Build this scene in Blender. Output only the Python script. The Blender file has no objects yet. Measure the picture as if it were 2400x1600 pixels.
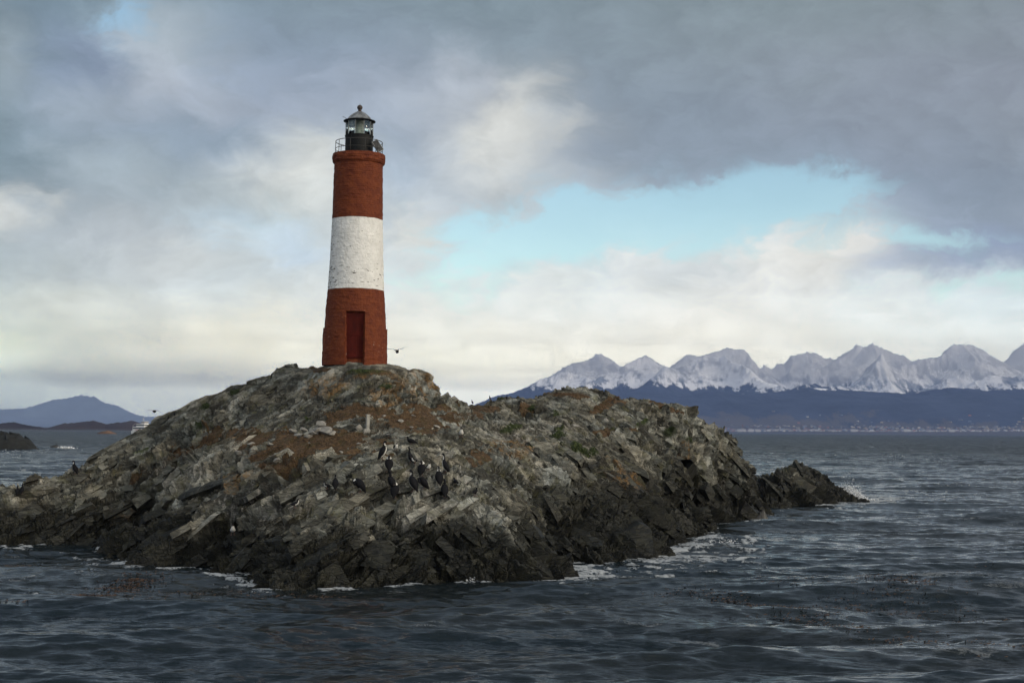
import bpy, bmesh, math, random
import numpy as np
from mathutils import Vector, Matrix
random.seed(7)
RS = np.random.RandomState(11)
F32 = np.float32
scene = bpy.context.scene
COL = scene.collection

# ------------------------------------------------------------------ camera
CAM_H = 5.0
FPX = 2400 * 50 / 36.0
PITCH = math.radians(3.57)
ROLL = math.radians(0.46)
_F = Vector((0, math.cos(PITCH), math.sin(PITCH)))
_R0 = Vector((1, 0, 0)); _U0 = Vector((0, -math.sin(PITCH), math.cos(PITCH)))
_R = math.cos(ROLL) * _R0 + math.sin(ROLL) * _U0
_U = -math.sin(ROLL) * _R0 + math.cos(ROLL) * _U0
cam_d = bpy.data.cameras.new('camera'); cam = bpy.data.objects.new('camera', cam_d); COL.objects.link(cam)
cam_d.sensor_width = 36; cam_d.lens = 50; cam_d.clip_start = 0.5; cam_d.clip_end = 200000
cam.matrix_world = Matrix(((_R.x, _U.x, -_F.x, 0), (_R.y, _U.y, -_F.y, 0), (_R.z, _U.z, -_F.z, CAM_H), (0, 0, 0, 1)))
scene.camera = cam

def ray(px, py):
    """direction (Y component 1) of the view ray through a point of the 2400x1600 frame"""
    d = _F * FPX + _R * (px - 1200) + _U * (800 - py)
    return d / d.y
def at(px, py, D):
    d = ray(px, py)
    return Vector((d.x * D, D, CAM_H + d.z * D))
def proj(X, Y, Z):
    z = Z - CAM_H
    f = X * _F.x + Y * _F.y + z * _F.z
    r = X * _R.x + Y * _R.y + z * _R.z
    u = X * _U.x + Y * _U.y + z * _U.z
    return 1200 + FPX * r / f, 800 - FPX * u / f
def seaD(px, py):
    d = ray(px, py)
    return -CAM_H / d.z

# ------------------------------------------------------------------ light and sky
SUN_AZ = math.radians(118); SUN_EL = math.radians(24)
sd = Vector((math.sin(SUN_AZ) * math.cos(SUN_EL), math.cos(SUN_AZ) * math.cos(SUN_EL), math.sin(SUN_EL)))
sl = bpy.data.lights.new('sun', 'SUN'); sl.energy = 1.35; sl.angle = math.radians(10); sl.color = (1.0, 0.88, 0.72)
so = bpy.data.objects.new('sun', sl); COL.objects.link(so); so.location = (30, 0, 60)
so.rotation_euler = sd.to_track_quat('Z', 'Y').to_euler()
scene.view_settings.view_transform = 'Standard'
try: scene.view_settings.look = 'None'
except Exception: pass
scene.view_settings.gamma = 1.0; scene.view_settings.exposure = 0.0; scene.view_settings.use_curve_mapping = False

HAZE_K = 5.2e-5; HAZE_FAR = 25500.0; HAZE_TOP = 1000.0
HAZE_INS = (0.09, 0.14, 0.30)
MIST_K = 2.3e-4; MIST_Y0 = 10200.0; MIST_Y1 = 15800.0; MIST_Z0 = 430.0; MIST_Z1 = 985.0; MIST_INS = (.42, .44, .46)
def s2l(c):
    c = c / 255.0
    return c / 12.92 if c <= 0.04045 else ((c + 0.055) / 1.055) ** 2.4
def lin(rgb): return tuple(s2l(c) for c in rgb)

class NT:
    """small helper for building node trees"""
    def __init__(s, tree): s.t = tree; s.n = tree.nodes; s.l = tree.links
    def new(s, typ, **kw):
        nd = s.n.new(typ)
        for k, v in kw.items(): setattr(nd, k, v)
        return nd
    def put(s, sock, v):
        if isinstance(v, bpy.types.NodeSocket): s.l.new(v, sock)
        elif v is not None:
            if hasattr(sock.default_value, '__len__') and not hasattr(v, '__len__'): v = (v,) * 3
            if sock.type == 'RGBA' and len(v) == 3: v = tuple(v) + (1,)
            sock.default_value = v
    def math(s, op, a, b=None, c=None, clamp=False):
        nd = s.new('ShaderNodeMath', operation=op, use_clamp=clamp)
        for i, v in enumerate((a, b, c)):
            if v is not None: s.put(nd.inputs[i], v)
        return nd.outputs[0]
    def vec(s, op, a, b=None, scale=None):
        nd = s.new('ShaderNodeVectorMath', operation=op)
        s.put(nd.inputs[0], a)
        if b is not None: s.put(nd.inputs[1], b)
        if scale is not None: s.put(nd.inputs['Scale'], scale)
        return nd.outputs['Value'] if op in ('LENGTH', 'DOT_PRODUCT', 'DISTANCE') else nd.outputs[0]
    def mix(s, f, a, b, mode='MIX'):
        nd = s.new('ShaderNodeMix', data_type='RGBA', blend_type=mode)
        s.put(nd.inputs[0], f); s.put(nd.inputs[6], a); s.put(nd.inputs[7], b)
        return nd.outputs[2]
    def ramp(s, v, a, b, c=0.0, d=1.0, smooth=True):
        nd = s.new('ShaderNodeMapRange', interpolation_type='SMOOTHSTEP' if smooth else 'LINEAR')
        s.put(nd.inputs[0], v)
        for i, x in enumerate((a, b, c, d)): s.put(nd.inputs[i + 1], x)
        return nd.outputs[0]
    def noise(s, v, scale, detail=4, rough=0.55, dist=0.0, dim='3D'):
        nd = s.new('ShaderNodeTexNoise', noise_dimensions=dim)
        s.put(nd.inputs['Vector'], v)
        nd.inputs['Scale'].default_value = scale; nd.inputs['Detail'].default_value = detail
        nd.inputs['Roughness'].default_value = rough; nd.inputs['Distortion'].default_value = dist
        return nd
    def comb(s, x, y, z):
        nd = s.new('ShaderNodeCombineXYZ')
        for i, v in enumerate((x, y, z)): s.put(nd.inputs[i], v)
        return nd.outputs[0]
    def sep(s, v):
        nd = s.new('ShaderNodeSeparateXYZ'); s.put(nd.inputs[0], v); return nd.outputs
    def attr(s, name):
        nd = s.new('ShaderNodeAttribute', attribute_name=name); return nd

def angles(px, py):
    d = ray(px, py)
    return math.degrees(math.atan2(d.x, 1.0)), math.degrees(math.atan2(d.z, math.hypot(d.x, 1.0)))

# cloud patches: position in degrees of azimuth / elevation comes from these frame points;
# (x, y, spread x, spread y, weight, colour)
SKY = []
def skyrow(y, sy, pts, sx=None):
    for i, p in enumerate(pts):
        x, c = p[0], p[1:4]
        if len(p) > 4: a, b, w = p[4:7]
        else:
            nb = [abs(q[0] - x) for q in pts if q is not p]
            a, b, w = max(70, min(nb) * 0.62), sy, 1.0
        SKY.append((x, y, a, b, w, c))
skyrow(0, 80, [(0, 108, 130, 143), (230, 122, 145, 160), (450, 120, 145, 160), (800, 132, 150, 160), (1200, 128, 146, 156), (1600, 135, 150, 158), (2000, 132, 147, 152), (2400, 122, 134, 144)])
skyrow(125, 75, [(0, 142, 156, 166), (150, 128, 145, 166), (560, 148, 163, 186), (800, 140, 155, 176), (1200, 134, 149, 163), (1600, 138, 150, 162), (2000, 145, 155, 168), (2380, 133, 140, 158)])
skyrow(265, 75, [(0, 131, 150, 161), (150, 143, 159, 181), (400, 163, 175, 189), (620, 155, 167, 185), (840, 172, 181, 195), (1320, 136, 149, 164), (1600, 130, 144, 160), (2000, 138, 149, 165), (2400, 130, 141, 156)])
skyrow(395, 62, [(0, 125, 144, 157), (230, 153, 167, 177), (430, 147, 163, 175), (950, 167, 185, 205), (1400, 155, 165, 178), (1700, 132, 146, 162), (2080, 138, 149, 168), (2400, 126, 139, 156)])
skyrow(510, 60, [(150, 157, 169, 181), (380, 175, 184, 191), (620, 191, 202, 203), (1000, 197, 204, 209), (1250, 190, 196, 199), (1600, 175, 200, 215), (2100, 150, 167, 190), (2400, 132, 146, 165)])
skyrow(620, 60, [(0, 164, 179, 186), (300, 194, 200, 204), (600, 198, 214, 224), (850, 206, 214, 220), (1050, 204, 212, 214), (1300, 206, 224, 230), (1700, 220, 222, 221), (1950, 212, 218, 220)])
skyrow(720, 60, [(0, 182, 192, 192), (300, 200, 205, 205), (600, 210, 214, 210), (900, 220, 222, 218), (1300, 225, 229, 228), (1700, 232, 231, 227), (2100, 216, 226, 230), (2400, 204, 222, 232)])
skyrow(830, 60, [(0, 196, 208, 202), (300, 224, 227, 221), (600, 227, 227, 220), (1000, 236, 236, 228), (1500, 240, 239, 231), (2000, 226, 228, 225), (2400, 216, 221, 223)])
skyrow(915, 45, [(0, 211, 225, 221), (300, 227, 232, 229), (700, 215, 219, 215), (1100, 221, 223, 221), (1700, 224, 225, 225), (2400, 209, 215, 221)])
skyrow(1040, 70, [(0, 202, 214, 218), (500, 208, 216, 222), (1200, 195, 198, 204), (2400, 190, 196, 206)])
for b in [(400,100,85,70,2.2,(180,191,200)),(430,250,140,50,1.0,(166,174,188)),(1075,255,80,60,1.4,(176,185,198)),
          (715,395,70,45,5,(222,223,217)),(650,440,95,45,2.4,(204,208,206)),(760,470,60,40,1.8,(206,211,210)),
          (1215,300,65,60,4.6,(222,222,216)),(1160,350,75,55,2.6,(212,214,210)),(1080,380,60,50,1.0,(188,194,196)),
          (15,505,45,24,5.0,(218,220,217)),(1290,380,90,60,1.0,(176,184,192)),(800,330,110,40,1.2,(136,152,168)),(560,370,150,40,1.0,(138,154,170)),
          (1500,575,50,40,2.0,(216,219,220)),(1900,590,90,45,3.2,(224,222,216)),(1270,650,50,24,1.5,(220,221,218)),(1640,630,120,14,1.5,(192,202,210)),
          (2150,615,90,20,3.2,(142,157,184)),(2350,580,120,30,4.5,(132,147,176)),(2060,640,40,14,1.2,(150,166,190)),
          (1990,512,80,22,1.6,(166,180,192)),(2300,440,140,60,1.2,(124,138,156)),(1560,700,90,24,1.0,(206,212,213)),(1000,620,40,60,1.0,(212,214,208)),(1620,385,100,30,1.5,(140,152,168))]:
    SKY.append(b)
for (x_, y_, r1_, r2_, w_, c_) in [(375,100,50,40,3,(184,196,206)),(400,165,60,35,2.4,(178,184,196)),(200,130,70,40,1.6,(132,147,178)),(95,50,80,45,1.8,(108,128,144)),(195,255,60,35,1.2,(164,176,187)),(12,115,35,45,1.2,(164,176,184)),
      (330,300,80,30,1.6,(132,150,170)),(500,325,90,28,2.2,(130,150,170)),(15,335,60,50,1.6,(114,135,149)),(705,350,45,28,3.2,(214,219,218)),(740,385,40,40,2.6,(218,220,215)),(565,390,60,24,1.6,(190,198,204)),(230,400,60,28,1.6,(170,184,194)),
      (1085,200,40,40,1.8,(186,193,203)),(1185,335,50,45,2.6,(218,218,213)),(1050,360,60,30,1.4,(190,197,205)),(500,525,60,22,2,(180,201,216)),(625,565,60,24,2,(188,208,221)),(692,595,40,22,2.2,(194,212,230)),(300,560,90,26,1.2,(182,187,192)),
      (430,612,80,24,1.6,(210,213,212)),(200,700,110,30,1.4,(212,215,209)),(560,785,130,24,2,(230,228,215)),(955,550,40,36,2,(219,219,212)),(1000,600,40,26,1.2,(196,217,226)),(900,780,120,28,1.6,(229,230,223)),(850,480,30,60,1.2,(168,184,200)),
      (1480,590,40,35,2,(224,226,225)),(1900,585,60,35,2.4,(232,230,224)),(1800,640,120,18,1.4,(226,226,222)),(1950,500,90,20,1.8,(172,186,196)),(1180,615,60,20,1.2,(206,220,224)),(1700,385,160,22,1.2,(142,158,176)),(1450,345,160,30,1.6,(134,148,165)),(1250,420,60,26,1.4,(196,203,206))]:
    SKY.append((x_, y_, r1_, r2_, w_ * 1.2, c_))
# above and beside the frame
for b in [(-900,400,500,500,1.0,(150,162,172)),(3300,400,500,500,1.0,(168,172,176)),(-900,850,500,150,1.0,(190,196,196)),(3300,850,500,150,1.0,(208,208,205)),
          (0,-450,800,240,1.0,(112,126,142)),(1200,-450,700,240,1.0,(114,128,142)),(2400,-450,800,240,1.0,(118,130,142)),
          (1200,-1500,3000,650,1.0,(116,128,144))]:
    SKY.append(b)
BACK = [(118, 24, 40, 26, 14.0, (1.9, 1.75, 1.5)), (-150, 30, 60, 35, 8.0, (.62, .66, .72)), (170, 22, 45, 30, 10.0, (1.0, .98, .95)), (60, 30, 20, 30, 6.0, (.55, .58, .62)), (-70, 25, 30, 30, 6.0, (.42, .47, .54)), (0, 80, 200, 22, 4.0, (.20, .23, .28))]
GAPS = [(1700,460,200,50,1.1),(1400,525,220,48,1.05),(1200,575,120,50,0.9),(1600,550,140,34,0.55),(1880,465,130,42,0.6),(2180,575,160,22,0.6),(2290,668,160,24,0.8),(2050,560,110,24,0.4),
        (325,15,55,45,0.6),(285,85,45,45,0.3),(600,570,90,40,0.22),(960,640,130,50,0.3),(1100,640,90,50,0.45),(940,400,30,60,0.2)]

world = bpy.data.worlds.new('World'); scene.world = world; world.use_nodes = True
wt = NT(world.node_tree); wt.n.clear()
tc = wt.new('ShaderNodeTexCoord')
D3 = wt.vec('NORMALIZE', tc.outputs['Generated'])
x, y, z = wt.sep(D3)
az = wt.math('MULTIPLY', wt.math('ARCTAN2', x, y), 180 / math.pi)
el = wt.math('MULTIPLY', wt.math('ARCSINE', z), 180 / math.pi)
base = wt.comb(az, el, 0.0)
stretch = wt.vec('MULTIPLY', base, (0.55, 1.0, 1.0))
n1 = wt.noise(stretch, 0.16, 3, 0.5, 0.2); n2 = wt.noise(stretch, 0.62, 6, 0.6, 0.4)
w1 = wt.vec('MULTIPLY', wt.vec('SUBTRACT', n1.outputs['Color'], (0.5, 0.5, 0.5)), (3.4, 1.8, 0))
w2 = wt.vec('MULTIPLY', wt.vec('SUBTRACT', n2.outputs['Color'], (0.5, 0.5, 0.5)), (4.2, 2.6, 0))
P = wt.vec('ADD', wt.vec('ADD', base, w1), w2)
def blob(cx, cy, sx, sy, w, ae=False):
    a, e = angles(cx, cy) if not ae else (cx, cy)
    k = math.degrees(1.0 / FPX) if not ae else 1.0
    d = wt.vec('MULTIPLY', wt.vec('SUBTRACT', P, (a, e, 0)), (1 / (sx * k), 1 / (sy * k), 0))
    q = wt.vec('DOT_PRODUCT', d, d)
    return wt.math('MULTIPLY', wt.math('EXPONENT', wt.math('MULTIPLY', q, -0.5)), w)
accw = None
for bi, (cx, cy, sx, sy, w, c) in enumerate(SKY):
    if bi % 8 == 7:      # ties each batch to the previous sum, which keeps the shader's stack small
        tie = wt.new('ShaderNodeVectorMath', operation='MULTIPLY_ADD')
        wt.put(tie.inputs[0], accv); tie.inputs[1].default_value = (1e-9, 1e-9, 0); wt.put(tie.inputs[2], P); P = tie.outputs[0]
    g = blob(cx, cy, sx, sy, w)
    col = [v * 10.0 for v in lin(c)]
    nd = wt.new('ShaderNodeVectorMath', operation='MULTIPLY_ADD')
    wt.put(nd.inputs[0], tuple(col)); wt.put(nd.inputs[1], wt.comb(g, g, g))
    if accw is None: nd.inputs[2].default_value = tuple(v * 1e-4 for v in (2.4, 2.8, 3.2)); accw = wt.math('ADD', g, 1e-4)
    else: wt.put(nd.inputs[2], accv); accw = wt.math('ADD', accw, g)
    accv = nd.outputs[0]
for (a, e, sa_, se_, w, c) in BACK:      # unseen sky round the camera, raised near the sun to light the tower, dimmed overhead
    g = blob(a, e, sa_, se_, w * .002, True)
    nd = wt.new('ShaderNodeVectorMath', operation='MULTIPLY_ADD')
    wt.put(nd.inputs[0], tuple(v * 10 for v in c)); wt.put(nd.inputs[1], wt.comb(g, g, g)); wt.put(nd.inputs[2], accv); accv = nd.outputs[0]; accw = wt.math('ADD', accw, g)
cl = wt.vec('DIVIDE', accv, wt.comb(accw, accw, accw))
n3 = wt.noise(wt.vec('MULTIPLY', P, (0.6, 1.0, 1.0)), 0.9, 7, 0.6, 0.3)
lum = wt.math('MULTIPLY', wt.ramp(n3.outputs[0], 0.25, 0.75, 0.90, 1.11, False), wt.ramp(n2.outputs[0], 0.3, 0.7, 0.93, 1.08, False))
cl = wt.vec('SCALE', cl, scale=lum)
# the sky is brighter than it looks through the sea air: 1 / transmittance and the air's own light by elevation
def air(e):
    e = math.radians(max(e, 0.05)); tn = math.tan(e)
    Th = math.exp(-HAZE_K * min(HAZE_FAR, HAZE_TOP / math.sin(e)))
    a, b = max(MIST_Y0, MIST_Z0 / tn), min(MIST_Y1, MIST_Z1 / tn)
    Tm = math.exp(-MIST_K * max(0, b - a))
    return Th * Tm, [(1 - Th) * i + Th * (1 - Tm) * j for i, j in zip(HAZE_INS, MIST_INS)]
rT = wt.new('ShaderNodeValToRGB'); rI = wt.new('ShaderNodeValToRGB'); el01 = wt.math('DIVIDE', el, 24.0, clamp=True)
for r_ in (rT, rI):
    wt.put(r_.inputs[0], el01)
    stops = [0.1, 0.8, 1.6, 2.2, 2.8, 3.4, 4.0, 4.8, 5.6, 6.6, 8, 10, 13, 17, 23]
    while len(r_.color_ramp.elements) < len(stops): r_.color_ramp.elements.new(0.5)
    for e_, st_ in zip(r_.color_ramp.elements, stops): e_.position = st_ / 24.0
    for e_, st_ in zip(r_.color_ramp.elements, stops):
        T_, I_ = air(st_); e_.color = (T_, T_, T_, 1) if r_ is rT else tuple(v for v in I_) + (1,)
def veil(c): return wt.vec('MAXIMUM', wt.vec('DIVIDE', wt.vec('SUBTRACT', c, wt.vec('SCALE', rI.outputs[0], scale=10.0)), rT.outputs[0]), (.3, .3, .3))
gm = None
for g in GAPS:
    b_ = blob(*g); gm = b_ if gm is None else wt.math('ADD', gm, b_)
gm = wt.math('ADD', gm, wt.math('MULTIPLY', wt.math('SUBTRACT', n2.outputs[0], 0.5), wt.math('MULTIPLY', gm, 1.3)))
gm = wt.math('SUBTRACT', gm, wt.math('MULTIPLY', wt.ramp(n3.outputs[0], .42, .72), .55))
gm = wt.ramp(gm, 0.02, 1.05)
sky = wt.new('ShaderNodeTexSky', sky_type='NISHITA', sun_disc=False, sun_elevation=SUN_EL, sun_rotation=SUN_AZ, air_density=1.0, dust_density=0.6)
skyc = wt.vec('MULTIPLY', sky.outputs[0], (1.50, 1.66, 1.58))
fin = veil(wt.mix(wt.math('MULTIPLY', gm, 0.86), cl, skyc))
bg = wt.new('ShaderNodeBackground'); wt.put(bg.inputs[0], fin); bg.inputs[1].default_value = 0.1
wo = wt.new('ShaderNodeOutputWorld'); wt.l.new(bg.outputs[0], wo.inputs[0])
world.cycles.sampling_method = 'MANUAL'; world.cycles.sample_map_resolution = 512
scene.cycles.volume_bounces = 0
scene.cycles.max_bounces = 5

# ------------------------------------------------------------------ helpers
def tag(o, label=None, cat=None, group=None, kind=None):
    if label: o['label'] = label
    if cat: o['category'] = cat
    if group: o['group'] = group
    if kind: o['kind'] = kind
    return o
def mesh_np(name, V, Q, mat=None, smooth=True, parent=None):
    me = bpy.data.meshes.new(name)
    V = np.asarray(V, F32).reshape(-1, 3); Q = np.asarray(Q, np.int32)
    k = Q.shape[1]
    me.vertices.add(len(V)); me.vertices.foreach_set('co', V.ravel())
    me.loops.add(Q.size); me.loops.foreach_set('vertex_index', Q.ravel())
    me.polygons.add(len(Q)); me.polygons.foreach_set('loop_start', np.arange(0, Q.size, k, dtype=np.int32))
    me.polygons.foreach_set('use_smooth', np.full(len(Q), smooth))
    me.update(calc_edges=True)
    if mat: me.materials.append(mat)
    o = bpy.data.objects.new(name, me); COL.objects.link(o)
    if parent is not None: o.parent = parent
    return o
def fattr(o, name, arr):
    a = o.data.attributes.new(name, 'FLOAT', 'POINT'); a.data.foreach_set('value', np.asarray(arr, F32).ravel())
def gridq(nr, nc, wrap=False):
    i = np.arange(nr - 1)[:, None]; j = np.arange(nc if wrap else nc - 1)[None, :]
    j2 = (j + 1) % nc
    a = i * nc + j; b = i * nc + j2; c = (i + 1) * nc + j2; d = (i + 1) * nc + j
    return np.stack([a, b, c, d], -1).reshape(-1, 4)
def bm_obj(name, bm, mat, parent=None, smooth=False, loc=None):
    me = bpy.data.meshes.new(name); bmesh.ops.recalc_face_normals(bm, faces=bm.faces); bm.to_mesh(me); bm.free()
    if mat: me.materials.append(mat)
    for p in me.polygons: p.use_smooth = smooth
    o = bpy.data.objects.new(name, me); COL.objects.link(o)
    if parent is not None: o.parent = parent
    if loc is not None: o.location = loc
    return o
def box(bm, c, s, rot=None, bevel=0):
    r = bmesh.ops.create_cube(bm, size=1.0)
    vs = r['verts']
    M = Matrix.Translation(c) @ (rot.to_4x4() if rot is not None else Matrix.Identity(4)) @ Matrix.Diagonal((s[0], s[1], s[2], 1))
    bmesh.ops.transform(bm, matrix=M, verts=vs)
    if bevel:
        es = list({e for v in vs for e in v.link_edges})
        bmesh.ops.bevel(bm, geom=es, offset=bevel, segments=2, affect='EDGES')
def tube(bm, pts, rad, seg=8, closed=False, cap=True, up=None, flat=1.0):
    """swept tube through pts with radii; flat squashes the second axis"""
    pts = [Vector(p) for p in pts]; n = len(pts)
    if not hasattr(rad, '__len__'): rad = [rad] * n
    rings = []
    ref = Vector(up) if up else None
    for i, p in enumerate(pts):
        a = pts[(i - 1) % n] if (closed or i > 0) else p
        b = pts[(i + 1) % n] if (closed or i < n - 1) else p
        t = (b - a).normalized()
        if ref is None: ref = Vector((0, 0, 1)) if abs(t.z) < 0.9 else Vector((0, 1, 0))
        u = t.cross(ref)
        if u.length < 1e-4: u = t.orthogonal()
        u.normalize(); v = u.cross(t).normalized()
        r = rad[i]; ru, rv = (r if hasattr(r, '__len__') else (r, r * flat))
        rings.append([bm.verts.new(p + u * math.cos(2 * math.pi * k / seg) * ru + v * math.sin(2 * math.pi * k / seg) * rv) for k in range(seg)])
    m = n if closed else n - 1
    for i in range(m):
        A, B = rings[i], rings[(i + 1) % n]
        for k in range(seg): bm.faces.new((A[k], A[(k + 1) % seg], B[(k + 1) % seg], B[k]))
    if cap and not closed:
        bm.faces.new(rings[0][::-1]); bm.faces.new(rings[-1])
def lathe(bm, prof, seg=48, c=(0, 0), cap=True):
    rings = []
    for (r, z) in prof:
        rings.append([bm.verts.new((c[0] + r * math.cos(2 * math.pi * k / seg), c[1] + r * math.sin(2 * math.pi * k / seg), z)) for k in range(seg)])
    for A, B in zip(rings, rings[1:]):
        for k in range(seg): bm.faces.new((A[k], A[(k + 1) % seg], B[(k + 1) % seg], B[k]))
    if cap:
        bm.faces.new(rings[0][::-1]); bm.faces.new(rings[-1])

# numpy noise --------------------------------------------------------
_T = RS.rand(64, 64, 64).astype(F32); _TV = RS.rand(64, 64, 64, 3).astype(F32); _TR = RS.rand(64, 64, 64, 4).astype(F32)
def vnoise(P):
    P = np.asarray(P, F32); I = np.floor(P).astype(np.int32); f = P - I; f = f * f * (3 - 2 * f)
    I &= 63; J = (I + 1) & 63
    x0, y0, z0 = I[..., 0], I[..., 1], I[..., 2]; x1, y1, z1 = J[..., 0], J[..., 1], J[..., 2]
    fx, fy, fz = f[..., 0], f[..., 1], f[..., 2]
    def L(a, b, t): return a + (b - a) * t
    a = L(L(_T[x0, y0, z0], _T[x1, y0, z0], fx), L(_T[x0, y1, z0], _T[x1, y1, z0], fx), fy)
    b = L(L(_T[x0, y0, z1], _T[x1, y0, z1], fx), L(_T[x0, y1, z1], _T[x1, y1, z1], fx), fy)
    return L(a, b, fz)
def fbm(P, oct=4, gain=0.5, ridged=False):
    s = 0; a = 1.0; t = 0
    for o in range(oct):
        v = vnoise(P * (2.03 ** o) + 17.3 * o)
        if ridged: v = 1 - np.abs(2 * v - 1)
        s = s + a * v; t += a; a *= gain
    return s / t
def voro(P):
    """nearest two jittered cells: returns (d1, d2, random4 of the nearest cell, offset to its centre)"""
    P = np.asarray(P, F32); B = np.floor(P - 0.5).astype(np.int32)
    d1 = np.full(P.shape[0], 9, F32); d2 = np.full(P.shape[0], 9, F32)
    R = np.zeros((P.shape[0], 4), F32); O = np.zeros((P.shape[0], 3), F32)
    for i in (0, 1):
        for j in (0, 1):
            for k in (0, 1):
                C = B + np.array([i, j, k], np.int32); W = C & 63
                jit = _TV[W[:, 0], W[:, 1], W[:, 2]]
                off = P - (C + 0.5 + (jit - 0.5) * 0.85)
                o2 = off * off; d = np.sqrt(np.sqrt((o2 * o2).sum(1)))
                m = d < d1
                d2 = np.where(m, d1, np.minimum(d2, d)); d1 = np.where(m, d, d1)
                R[m] = _TR[W[m, 0], W[m, 1], W[m, 2]]; O[m] = off[m]
    return d1, d2, R, O
def sstep(a, b, x):
    t = np.clip((x - a) / (b - a), 0, 1); return t * t * (3 - 2 * t)

def new_mat(name):
    m = bpy.data.materials.new(name); m.use_nodes = True
    t = NT(m.node_tree); t.n.clear()
    out = t.new('ShaderNodeOutputMaterial'); p = t.new('ShaderNodeBsdfPrincipled')
    t.l.new(p.outputs[0], out.inputs[0])
    return m, t, p, out
def simple(name, col, rough=0.7, metal=0.0, var=0.12, scale=6.0, spec=0.5, bump=0.0):
    m, t, p, o = new_mat(name)
    g = t.new('ShaderNodeTexCoord')
    n = t.noise(g.outputs['Object'], scale, 5, 0.6)
    k = t.ramp(n.outputs[0], 0.25, 0.75, 1 - var * 2, 1 + var * 2, False)
    t.put(p.inputs['Base Color'], t.vec('SCALE', tuple(col), scale=k))
    p.inputs['Roughness'].default_value = rough; p.inputs['Metallic'].default_value = metal
    p.inputs['Specular IOR Level'].default_value = spec
    if bump:
        b = t.new('ShaderNodeBump'); b.inputs['Strength'].default_value = bump; b.inputs['Distance'].default_value = 0.02
        t.l.new(n.outputs[0], b.inputs['Height']); t.l.new(b.outputs[0], p.inputs['Normal'])
    return m

# ------------------------------------------------------------------ island base surface (thin membrane through surveyed points)
CP = []   # X, Y, Z
def cp(px, py, D): p = at(px, py, D); CP.append((p.x, p.y, p.z))
def wl(px, py, out=2.0, drop=1.6, nx=0.0, ny=-1.0):
    D = seaD(px, py); p = at(px, py, D); CP.append((p.x, p.y, -0.05))
    CP.append((p.x + nx * out, p.y + ny * out, -drop))
WL = [(-250,1285),(-120,1282),(0,1281),(100,1279),(220,1277),(350,1275),(299,1319),(360,1328),(480,1331),(560,1325),(467,1348),(560,1352),(610,1362),(645,1381),(700,1384),(808,1378),(870,1370),(987,1364),(1106,1364),(1190,1361),(1281,1350)]
for a in WL: wl(*a)
WR = [(1276,1318),(1343,1327),(1404,1322),(1455,1312),(1532,1312),(1546,1288),(1577,1270),(1600,1250),(1608,1234),(1677,1226),(1690,1204),(1692,1190),(1736,1184),(1800,1187),(1867,1186),(1953,1178),(2015,1168)]
for i, (a, b) in enumerate(WR):
    wl(a, b, nx=0.7, ny=-0.7)
    q = at(a, b, seaD(a, b))
    for m_, z_ in ((5.5, -2.6), (12, -4.0)): CP.append((q.x + .7 * m_, q.y - .7 * m_, z_))
for a, b in [(150,1300),(60,1300),(250,1312),(240,1335),(330,1345),(400,1350),(440,1362),(520,1372),(570,1380),(600,1392),(-80,1305)]:
    q = at(a, b, seaD(a, b)); CP.append((q.x, q.y, -1.3))
for a, b, z_ in [(1755,1199,-1.3),(1740,1208,-2.2),(1820,1200,-2.2),(1785,1212,-3),(1730,1224,-3),(1700,1240,-3),(1640,1262,-2.5),(1610,1290,-3),(1880,1200,-3),(1960,1192,-3)]:
    q = at(a, b, seaD(a, b)); CP.append((q.x, q.y, z_))
CP.append((27, 118, -2.0)); CP.append((32, 106, -2.0))
# crest line with depth
CREST = [(-250,1222,68),(-120,1195,67),(0,1166,66),(60,1152,66),(110,1140,66),(175,1112,66),(202,1086,67),(255,1054,68),(332,1037,69),(361,1008,69),(410,973,68),(460,950,68),(500,932,67),(543,919,66.5),(584,904,66),(630,884,65),(679,867,64.5),(719,853,63.5),(750,848,62.5),(911,849,62.5),(944,859,62.5),(985,863,62),(1010,877,62),(1038,914,63),(1061,923,65),(1100,936,67),(1164,934,69),(1199,935,70),(1212,946,72),(1243,942,73),(1278,921,74),(1340,906,75),(1370,918,75),(1406,915,76),(1457,924,76),(1520,932,77),(1585,939,78),(1620,950,79),(1661,967,80),(1700,984,82),(1724,1006,84),(1742,1035,86),(1755,1066,89),(1796,1088,94),(1826,1095,97),(1850,1086,99),(1877,1081,101),(1908,1094,103),(1939,1123,105),(1969,1154,108)]
for i, (a, b, c) in enumerate(CREST):
    cp(a, b, c)
    p = at(a, b, c); s = max(0.4, p.z)
    CP.append((p.x, p.y + 3.0, p.z - 0.9 - 0.1 * s)); CP.append((p.x, p.y + 7, p.z * 0.45 - 0.9)); CP.append((p.x, p.y + 14, -2.2))
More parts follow.
